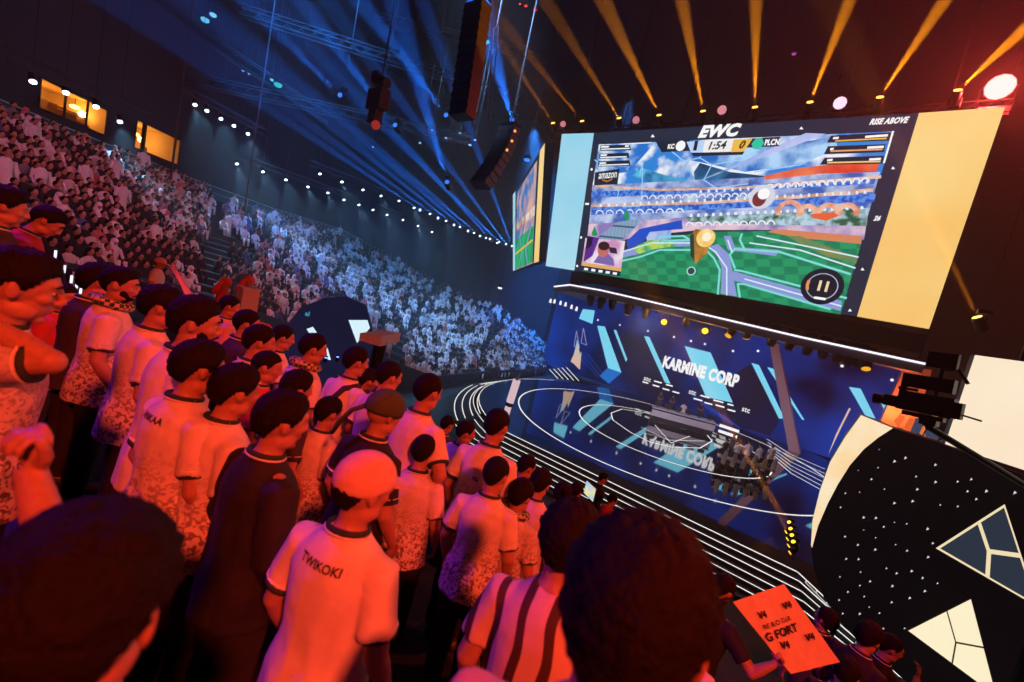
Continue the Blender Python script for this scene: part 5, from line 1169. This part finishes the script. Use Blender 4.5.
# ---------------------------------------------------------------- fans standing close by
def hp(px, py, size=None, ds=0):
    """head centre: where the line of sight meets the sloping surface on which the heads of the standing rows lie; size = depth override"""
    d = ray(px, py)
    if size: return EYE + d * (size / F)
    # z = -.32 -.4235 y
    t = -.32 / (d[2] + .4235 * d[1]); return EYE + d * t
near = [
 # px, py, depth or None, kwargs
 (16, 284, 1.50, dict(label='man at the left edge holding his neck with raised elbow, in printed white jersey', pose='neck', face=-6, yaw=-2, pit=10, top='jerseyfull', hair='thick', face_detail=True, fine=True, extra=(w_bracelet,))),
 (42, 218, 4.00, dict(label='young man in red shirt bending forward behind the neck holder', pose='down', face=-10, yaw=0, pit=22, top='red', hair='thick', face_detail=True, lean=16)),
 (4, 206, 3.20, dict(label='dark haired man in dark shirt at the very left edge, behind the others', top='dark', hair='curly', face=0)),
 (63, 296, 3.60, dict(label='small dark haired boy in red just right of the neck holder', top='red', hair='short', face=-30, yaw=-15)),
 (96, 281, 3.30, dict(label='person with bushy black hair behind the scarf wearer', top='dark', hair='curly', face=10)),
 (120, 284, 3.10, dict(label='bearded man with checked green scarf and white jersey, facing right', top='jersey', hair='short', face=-8, yaw=-12, pit=6, extra=(w_scarf,), face_detail=True, beard=True, collar=False)),
 (160, 306, 2.70, dict(label='man in white jersey with dark green collar left of the bespectacled man', top='jersey', hair='thick', face=-2, yaw=-8)),
 (195, 322, 2.25, dict(label='man with beard and full black hair in white shirt', top='tee', hair='thick', face=-4, yaw=-14, pit=6, beard=True, face_detail=True, extra=())),
 (197, 367, 1.95, dict(label='man in plain white jersey with small back print, seen from behind', top='jersey', hair='thick', face=12, yaw=-6, extra=(w_name('ANKAA', 1.40),))),
 (234, 390, 1.95, dict(label='man in white jersey with green and white collar beside the black jacket', top='jersey', hair='thick', face=4, yaw=0)),
 (280, 420, 1.72, dict(label='man in black jacket over long white robe, back to the photographer', top='black', style='jacket', hair='thick', face=2, yaw=-8, extra=())),
 (362, 487, 1.42, dict(label='man in pale cap and white jersey with dark neckline, centre foreground', top='tee', hair='short', face=18, yaw=-22, pit=6, extra=(w_cap, w_name('TWIKOKI', 1.40, .17)))),
 (229, 306, 5.00, dict(label='man in pale pink shirt standing above the two bearded men', top='pink', hair='short', face=-4, yaw=-10)),
 (246, 323, 4.00, dict(label='man shading his brow with one hand', top='dark', hair='short', face=-6, yaw=-6, pose='brow')),
 (258, 341, 3.30, dict(label='man in dark vest over white shirt behind the brow shader', top='tee', hair='short', face=-2, yaw=-8)),
 (266, 366, 3.20, dict(label='short haired man in red shirt between the two rows', top='red', hair='fade', face=-14, yaw=-12)),
 (282, 337, 4.20, dict(label='young man with arms folded in white tee near the dark panel', top='tee', hair='short', face=-10, pose='front')),
 (312, 348, 3.60, dict(label='man in white jersey with scarf round his neck beside the white LED shape', top='jersey', hair='short', face=-2, yaw=-10, extra=(w_scarf, w_name('KOLGWA', 1.40, .17)), collar=False)),
 (296, 388, 2.90, dict(label='man with round black hair partly hidden before the strap wearer', top='dark', hair='thick', face=0)),
 (328, 412, 3.00, dict(label='man in white jersey with striped collar, right of the black jacket', top='jersey', hair='short', face=6, yaw=0)),
 (355, 361, 3.90, dict(label='man in white tee with black shoulder strap across his back', top='tee', hair='short', face=4, yaw=-10, extra=(w_strap,))),
 (367, 380, 4.20, dict(label='red lit bearded man between the strap wearer and the big white back', top='dark', hair='short', face=-8, yaw=-4)),
 (388, 376, 3.40, dict(label='close cropped man in plain white tee right of the strap wearer', top='tee', hair='fade', face=6, yaw=-12)),
 (383, 412, 2.50, dict(label='person in green patterned headscarf and black top', top='black', hair=None, face=6, yaw=-12, extra=(w_camo,))),
 (427, 391, 3.15, dict(label='broad man in plain white tee with folded arms, black cropped hair', top='tee', hair='fade', face=8, yaw=-6, pose='hips', height=1)),
 (423, 451, 2.95, dict(label='man in white crackle print jersey seen squarely from behind', top='jersey', hair='short', face=28, yaw=0)),
 (465, 432, 4.60, dict(label='person in pale shirt and black hair right of the broad man', top='shirt', hair='short', face=-20, yaw=-10)),
 (447, 424, 6.00, dict(label='black haired person half hidden right of the broad man', top='dark', hair='short', face=0)),
 (496, 425, 3.30, dict(label='man in white jersey with green shoulders and letter S on the back', top='jersey', hair='fade', face=18, yaw=-10, extra=(w_name('S', 1.27, .05),))),
 (495, 474, 2.70, dict(label='man in white crackle print jersey with wide green collar, before the letter S man', top='jersey', hair='fade', face=22, yaw=-14)),
 (520, 495, 3.10, dict(label='man in fully printed jersey beside the wide green collar man', top='jerseyfull', hair='thick', face=10, yaw=-8, extra=(w_scarf,), collar=False)),
 (526, 466, 4.80, dict(label='person with short black hair and red lit neck', top='red', hair='short', face=0, yaw=-20)),
 (540, 483, 3.80, dict(label='person with longer black hair behind the big striped shirt', top='shirt', hair='thick', face=10)),
 (568, 542, 1.50, dict(label='dark haired person in striped patterned shirt, lower centre', top='striped', hair='curly', face=14, yaw=0, collar=False, cuffs=False)),
 (633, 613, 0.63, dict(label='large blurred dark head of a nearby spectator at the bottom centre', top='pink', hair='thick', face=10, yaw=0, pit=4, fine=True, collar=False, cuffs=False)),
 (80, 612, 0.52, dict(label='largest blurred dark head at the bottom left corner', top='dark', hair='curly', face=38, yaw=14, pit=6, hand_at=atd(30, 470, .8), fine=True, collar=False, cuffs=False)),
 (562, 494, 4.60, dict(label='dark haired person filming the stage, left of the glowing tablet', top='dark', hair='thick', face=0, pose='phone')),
 (576, 491, 6.00, dict(label='person with black hair looking at the stage, right of the filming person', top='dark', hair='thick', face=0)),
 (722, 588, 3.30, dict(label='man in black shirt holding the folded paper sign', top='black', hair='short', face=-20, yaw=-12, hand_at=atd(775, 664, 2.98), lean=10, collar=False, cuffs=False)),
 (823, 617, 4.30, dict(label='person in dark shirt looking up behind the paper sign', top='dark', hair='thick', face=40, yaw=15, pit=-10)),
 (868, 637, 3.90, dict(label='dark haired person at the lower right, hair over the ears', top='black', hair='curly', face=-30, yaw=0)),
 (889, 646, 4.40, dict(label='person with hand at the chin at the far lower right', top='black', hair='short', face=-50, yaw=-20, pose='phone')),
 (846, 672, 3.40, dict(label='person in black shirt in front of the lower right pair', top='black', hair='thick', face=-10)),
 (690, 628, 2.60, dict(label='person in pale shirt half hidden by the big blurred head', top='shirt', hair='short', face=0)),
]
for (px, py, dd, kw) in near:
    kw = dict(kw); kw.pop('height', None); fl = None
    h = hp(px, py, dd)
    person(h, **kw)
# floor crew standing below; red light on the second is put into its shirt colour
for i, (x, y, d, t, lb) in enumerate([(603, 478, 9.5, 'black', 'crew member in black standing before the stage steps'), (612, 500, 8.6, 'red', 'person in red light seated before the stage steps'), (566, 390, 0, 'dark', '')][:2]):
    h = atd(x, y, d); person(h, lb, top=t, hair='short', face=-40, floor=h.z - 1.62, collar=False, cuffs=False)
    bm = bmesh.new(); box(bm, (h.x, h.y, (h.z - 1.62 + AF) / 2), (1.2, 1.2, h.z - 1.62 - AF)); structure('floor_riser', bm, dark)
# people standing at the front of the left stand, a flag and step lights
for x, y, d, t, g, lb, hr in [(160, 263, 10, 'tee', None, 'man in white top and pale cap standing before the left stand', 'cap'), (226, 283, 10.5, 'red', 'red', 'person in red checked headscarf facing the stage', None), (249, 281, 10.5, 'dark', 'red', 'person in red headscarf and dark cloak beside a white box', None), (181, 186, 15.5, 'pink', 'red', 'standing person in long red headscarf high in the left stand', None), (278, 237, 24, 'thobe', None, 'person in white robe standing on the dark aisle, left of two', 'dark'), (284, 238, 24, 'thobe', None, 'person in white robe standing on the dark aisle, right of two', 'dark')]:
    h = atd(x, y, d); fl = h.z - 1.64
    if d > 12:
        best = min(((math.hypot(proj(q)[0] - x, proj(q)[1] - y), q) for q in (bowl(a_, (r_ + .5) / NR) * 1 + UP * (1.66 + bowl(a_, r_ / NR).z - bowl(a_, (r_ + .5) / NR).z) for a_ in np.linspace(.05, .6, 120) for r_ in range(NR))), key=lambda v: v[0])
        h = best[1]; fl = h.z - 1.66
    ex = (w_cap,) if hr == 'cap' else () if hr == 'dark' else (w_ghutra('ghutra_red', (.6, .1, .1)),) if g == 'red' else (w_ghutra('ghutra_white', (.75, .75, .76)),)
    person(h, lb, top=t, style='tee' if t in ('tee', 'red') else 'long', hair='short' if hr else None, face=-30, floor=fl, collar=False, cuffs=False, extra=ex, lean=2)
    if d < 12: bm = bmesh.new(); box(bm, (h.x, h.y, (fl + AF) / 2), (1.1, 1.1, fl - AF)); structure('floor_riser', bm, dark)
wb = atd(247, 302, 10.2); bm = bmesh.new(); box(bm, wb, (.36, .36, .62)); box(bm, wb + Vector((0, 0, .33)), (.4, .4, .04)); tag(link('white_box', bm, mat('box_white', (.7, .68, .7), .5)), 'white box beside the person in red headscarf and dark cloak', 'box')
bm = bmesh.new(); box(bm, (wb.x, wb.y, (wb.z - .31 + AF) / 2), (.34, .34, wb.z - .31 - AF)); structure('floor_riser', bm, dark)
a, b = atd(200, 306, 5.2), atd(172, 264, 5.2); fg = empty('flag', a, 'small orange flag on a tilted stick above the crowd', 'flag')
bm = bmesh.new(); tube(bm, [a + (a - b) * .8, b], .009, 6); link('stick', bm, mat('flag_stick', (.5, .4, .35), .5), fg)
bm = bmesh.new(); q = [b, a.lerp(b, .25), atd(186, 297, 5.1), atd(178, 280, 5.15), atd(171, 268, 5.2)]; prism(bm, q, (0, .012, 0)); link('cloth', bm, mat('flag_cloth', (.75, .4, .25), .8, 0, .3, 6), fg)
for i, (x, y) in enumerate(((55, 258), (64, 273), (71, 283), (76, 290), (80, 296), (84, 299))):  # small step lights falling along the aisle
    p = atd(x, y, 5.6); bm = bmesh.new(); tube(bm, [p, p + Vector((.01, 0, .1))], .013, 8); l_ = tag(link('step_light', bm, emit('step_light_white', S('e4dcff'), 1.6)), 'white violet step light at the left, %s in the falling row' % ORD[i], 'step light', 'step lights along the left aisle')
    bm = bmesh.new(); tube(bm, [p, p - Vector((0, 0, .9))], .012, 6); link('stem', bm, black, l_)
# phone held by the filming person and the paper sign
ph = empty('tablet', hp(590, 491, 3.9), 'tablet with bright display held up over the crowd', 'tablet')
c = hp(590, 491, 3.9); rt = Vector((.86, -.5, 0)).normalized(); upv = UP
bm = bmesh.new(); q = [c - rt * .085 - upv * .065, c + rt * .085 - upv * .065, c + rt * .085 + upv * .065, c - rt * .085 + upv * .065]; prism(bm, q, rt.cross(upv) * -.01); link('case', bm, black, ph)
bm = bmesh.new(); nn = rt.cross(upv) * .003
face(bm, [p * 1.0 + nn for p in [c - rt * .08 - upv * .06, c + rt * .08 - upv * .06, c + rt * .08 + upv * .06, c - rt * .08 + upv * .06]]); link('display', bm, emit('phone_display', S('a8c8f0'), 1, S('e8e0a0'), 'noise', 18), ph)
# paper sign
sg = [(735, 602), (784, 584), (841, 662), (793, 675), (789, 673)]
A = atd(733, 602, 3.0); B = atd(784, 584, 3.35); C_ = atd(840, 662, 3.3); D = atd(791, 674, 2.95)
pn = (B - A).cross(D - A).normalized()
if pn.dot(EYE - A) < 0: pn = -pn
ps_ = Sheet(A, pn); paper = mat('paper_pale', (.75, .62, .56), .55, 0, .3, 9)
sgn = empty('paper_sign', A, 'large creased paper sign with black lettering held by the man in black', 'sign')
P4 = [ps_.pt(*p) for p in ((733, 602), (784, 584), (840, 662), (791, 674))]
bm = bmesh.new(); N = 12; g = [[None] * (N + 1) for _ in range(N + 1)]
for i in range(N + 1):
    for j in range(N + 1):
        u, v = i / N, j / N; p = (P4[0] * (1 - u) + P4[1] * u) * (1 - v) + (P4[3] * (1 - u) + P4[2] * u) * v
        g[i][j] = p + pn * (.004 * noise.noise(Vector((u * 5, v * 5, 1))) - .006 * abs(u - .28) * 0 + (.006 if abs(u - .3) < .05 else 0))
top_ = [[bm.verts.new(p) for p in r] for r in g]; bot_ = [[bm.verts.new(p - pn * .004) for p in r] for r in g]
for i in range(N):
    for j in range(N):
        bm.faces.new((top_[i][j], top_[i + 1][j], top_[i + 1][j + 1], top_[i][j + 1])); bm.faces.new((bot_[i][j + 1], bot_[i + 1][j + 1], bot_[i + 1][j], bot_[i][j]))
link('sheet', bm, paper, sgn, smooth=True)
ink = mat('ink_black', (.02, .01, .01), .6)
def sgtext(body, a, b, h, bold=.05):
    P = ps_.pt(*a, .014); Q = ps_.pt(*b, .014); r = (Q - P).normalized(); u = pn.cross(r); 
    text(body, P, r, u, h, ink, sgn, width=(Q - P).length, bold=bold)
sgtext('G FORT', (766, 643), (797, 631), .052, .03); sgtext('RE B.O CLR', (763, 630), (790, 620), .028, .012)
for a, b in (((758, 620), (766, 617.5)), ((782, 610.5), (791, 607.5)), ((780, 650), (789, 648)), ((805, 642), (814, 639.5))): sgtext('V4', a, b, .045)

# ---------------------------------------------------------------- spectators in the bowl
robe_w = mat('robe_white', (.7, .7, .72), .9); robe_c = mat('robe_cream', (.6, .5, .48), .9); robe_k = mat('robe_black', (.02, .02, .025), .9); cl_r = mat('clothes_red', (.5, .12, .12), .9); cl_b = mat('clothes_blue', (.08, .12, .3), .9); cl_g = mat('clothes_grey', (.18, .17, .2), .9)
scarf_r = mat('scarf_red', (.55, .14, .15), .9); scarf_w = mat('scarf_white', (.75, .75, .77), .9)
def sitter(robe, headm, standing=False, lean_=0, seed=0):
    """low detail figure: slot 0 clothes, 1 skin, 2 hair, 3 scarf; sits on z = 0 (tread level), facing +Y"""
    bm = bmesh.new(); r = random.Random(seed); dx = r.uniform(-.03, .03)
    if standing:
        loft(bm, [((0, 0, .05), .2, .17), ((0, 0, .6), .17, .14), ((0, 0, 1.1), .17, .12), ((0, 0, 1.35), .21, .13), ((0, 0, 1.48), .08, .07)], 10, 0); hz = 1.63; sh_ = 1.4; hy = .02
        arms = [[(s * .2, 0, sh_), (s * .26, .0, sh_ - .28), (s * .22, .12, sh_ - .5)] for s in (-1, 1)]
    else:
        loft(bm, [((0, -.05, .42), .19, .15), ((0, -.04, .6), .17, .13), ((0, 0 + lean_ * .6, .85), .2, .13), ((0, .02 + lean_, .97), .16, .1), ((dx, .03 + lean_, 1.03), .06, .06)], 10, 0); hz = 1.16; sh_ = .92; hy = .04 + lean_
        for s in (-1, 1):
            tube(bm, [(s * .09, -.02, .46), (s * .12, .38, .48), (s * .12, .42, .06)], [.09, .08, .055], 6, 0)
        arms = [[(s * .19, lean_, sh_), (s * .25, .08 + lean_, sh_ - .25), (s * .1, .3, sh_ - .32)] for s in (-1, 1)]
    for A_r in arms:
        tube(bm, A_r, [.055, .05, .04], 6, 0); ell(bm, A_r[-1], (.045, .05, .04), 6, 4, 1)
    tube(bm, [(dx, hy - .01, hz - .2), (dx, hy, hz - .05)], .05, 6, 1)
    ell(bm, (dx, hy, hz), (.078, .095, .115), 8, 7, 1)
    if headm == 'hair': ell(bm, (dx, hy - .02, hz + .025), (.086, .1, .105), 8, 7, 2)
    else:
        ell(bm, (dx, hy - .015, hz + .03), (.096, .115, .11), 8, 7, 3); loft(bm, [((dx, hy - .06, hz - .3), .17, .09), ((dx, hy - .05, hz - .1), .13, .09), ((dx, hy - .03, hz + .05), .09, .08)], 8, 3)
    me = bpy.data.meshes.new('person'); bmesh.ops.recalc_face_normals(bm, faces=bm.faces); bm.to_mesh(me); bm.free(); me.shade_smooth()
    for m in (robe, skin, hairm, {'red': scarf_r, 'white': scarf_w}.get(headm, scarf_w)): me.materials.append(m)
    return me
KINDS_ = [(robe_w, 'hair', False, .0, 'dark haired spectator in white robe', .26), (robe_w, 'hair', False, .14, 'dark haired spectator in white robe leaning forward', .16), (robe_w, 'white', False, .0, 'spectator in white robe and white headscarf', .07),
          (robe_w, 'red', False, .02, 'spectator in white robe and red headscarf', .07), (robe_c, 'hair', False, .05, 'dark haired spectator in cream clothes', .12), (robe_k, 'hair', False, .0, 'dark haired spectator in black clothes', .27),
          (cl_r, 'hair', False, .0, 'dark haired spectator in red clothes', .03), (cl_g, 'hair', False, .08, 'dark haired spectator in grey clothes leaning forward', .1), (robe_w, 'hair', True, 0, 'standing dark haired spectator in white robe', .04), (cl_b, 'hair', False, 0, 'dark haired spectator in blue clothes', .03)]
PROT = [sitter(k[0], k[1], k[2], k[3], i) for i, k in enumerate(KINDS_)]
CUM = np.cumsum([k[5] for k in KINDS_]); CUM /= CUM[-1]
edge_pts = [(-50, 200), (0, 200), (60, 262), (130, 272), (200, 300), (250, 316), (300, 330), (330, 340), (400, 372), (445, 400), (560, 400)]
def bench(r): return bowl
rnd = random.Random(5); seats = []
AISLES = (-.02, .30, .52, .84, 1.2)
for r in range(NR):
    a = -.1; 
    while a < 1.58:
        p = bowl(a, (r + .55) / NR); q = bowl(a + .001, (r + .55) / NR); ds = (q - p).length / .001; a += .56 / ds
        jt = rnd.uniform(-.05, .05)
        if any(abs(a - A0 - (r - 10) * (.006 if A0 > .4 else 0)) * ds < (.75 if A0 < .4 else .45) for A0 in AISLES) and rnd.random() < .93: continue
        if .28 < a < .45 and r > 4 and rnd.random() < (.75 if abs(a - .34 - (r - 4) * .001) < .05 else .25): continue
        if rnd.random() < .1: continue
        p = bowl(a, (r + .5) / NR); p.z = bowl(a, r / NR).z; s = proj(p + UP * 1.0)
        if not (-12 < s[0] < 590 and -10 < s[1] < np.interp(s[0], [e[0] for e in edge_pts], [e[1] for e in edge_pts]) + 14): continue
        din = (bowl(a, 0) - bowl(a, 1)); ang = math.atan2(-din.x, din.y) + rnd.uniform(-.35, .35)
        tgt = Vector((-10, 30, 0)) - p; ang2 = math.atan2(-tgt.x, tgt.y); 
        ang = ang * .5 + ang2 * .5 if abs(ang - ang2) < 2.5 else ang
        ki = int(np.searchsorted(CUM, rnd.random())); ki = min(ki, len(KINDS_) - 1)
        if rnd.random() < (.55 if a < .24 and r < 9 else .25 if a < .45 else .22): ki = 5
        seats.append((p, ang, ki, a, r, rnd.uniform(.93, 1.07), (p - EYE).length))
seats.sort(key=lambda s: s[6])
def zone(a, r):
    c = 'near end of left stand' if a < .3 else 'middle of left stand' if a < .6 else 'far blue stand'
    return c + (', front rows' if r < 7 else ', mid rows' if r < 14 else ', top rows')
NI = 0; rest = []
for s_ in seats:
    p, ang, ki, a, r, sc_, _ = s_
    if NI < 300:
        o = bpy.data.objects.new('person', PROT[ki]); COL.objects.link(o); o.location = p; o.rotation_euler = (0, 0, ang); o.scale = (sc_,) * 3
        lb = KINDS_[ki][4] + ', ' + zone(a, r); tag(o, lb, 'person', KINDS_[ki][4] + 's ' + zone(a, r)); NI += 1
    else: rest.append(s_)
# everyone farther away: one mesh
V, Fv, Fl, MI = [], [], [], []; off = 0; MATL = []
pd = []
for me in PROT:
    v = np.empty(len(me.vertices) * 3); me.vertices.foreach_get('co', v); lv = np.empty(len(me.loops), int); me.loops.foreach_get('vertex_index', lv)
    lt = np.empty(len(me.polygons), int); me.polygons.foreach_get('loop_total', lt); mi = np.empty(len(me.polygons), int); me.polygons.foreach_get('material_index', mi)
    idx = []
    for m in me.materials:
        if m not in MATL: MATL.append(m)
        idx.append(MATL.index(m))
    pd.append((v.reshape(-1, 3), lv, lt, np.array(idx)[mi]))
for p, ang, ki, a, r, sc_, _ in rest:
    v, lv, lt, mi = pd[ki]; c, s = math.cos(ang) * sc_, math.sin(ang) * sc_
    w = v @ np.array([[c, s, 0], [-s, c, 0], [0, 0, sc_]]) + np.array(p[:]); V.append(w); Fv.append(lv + off); Fl.append(lt); MI.append(mi); off += len(v)
V = np.concatenate(V); Fv = np.concatenate(Fv); Fl = np.concatenate(Fl); MI = np.concatenate(MI)
me = bpy.data.meshes.new('crowd'); me.vertices.add(len(V)); me.vertices.foreach_set('co', V.ravel()); me.loops.add(len(Fv)); me.loops.foreach_set('vertex_index', Fv)
me.polygons.add(len(Fl)); me.polygons.foreach_set('loop_start', np.concatenate([[0], np.cumsum(Fl)[:-1]])); me.polygons.foreach_set('loop_total', Fl); me.polygons.foreach_set('material_index', MI)
for m in MATL: me.materials.append(m)
me.update(); me.validate(); me.shade_smooth()
o = bpy.data.objects.new('crowd', me); COL.objects.link(o); tag(o, 'mass of distant spectators in white robes filling the far stand', 'crowd', kind='stuff')
print('SEATS', len(seats), len(rest), 'bottom', [round(v) for v in proj(bowl(.3, 0))])

# ---------------------------------------------------------------- players and casters on the stage
stage_people = [(680, 403, 421, 'white', 'standing presenter in white shirt before the analyst table', 'tee', 'down', 20), (657, 399, 410, 'dark', 'analyst in dark clothes behind the left of the pale table', 'dark', 'front', 180), (669, 403, 413, 'dark', 'analyst in dark clothes behind the middle of the pale table', 'dark', 'front', 180), (697, 405, 421, 'dark', 'tall figure in black behind the right of the pale table', 'black', 'front', 180),
    (720, 440, 464, '', 'player in dark shirt at the left end of the team table', 'dark', 'front', 60), (732, 443, 467, '', 'player in white shirt leaning over the left team table', 'tee', 'front', 50), (743, 443, 466, '', 'player in black and white standing between the team tables', 'shirt', 'down', 30), (754, 445, 470, '', 'player in white shirt at the right team table', 'tee', 'front', 50), (766, 443, 470, '', 'player in white shirt at the right end of the stage group', 'tee', 'down', 40), (728, 437, 458, '', 'coach in dark shirt behind the left team table', 'dark', 'down', 150)]
for x, yh, yf, _, lb, t, ps, fc in stage_people:
    fpt = atz(x, yf, 0); h = fpt + UP * 1.64
    person(h, lb, top=t, hair='short', pose=ps, face=fc, floor=0, collar=False, cuffs=False, lean=3)
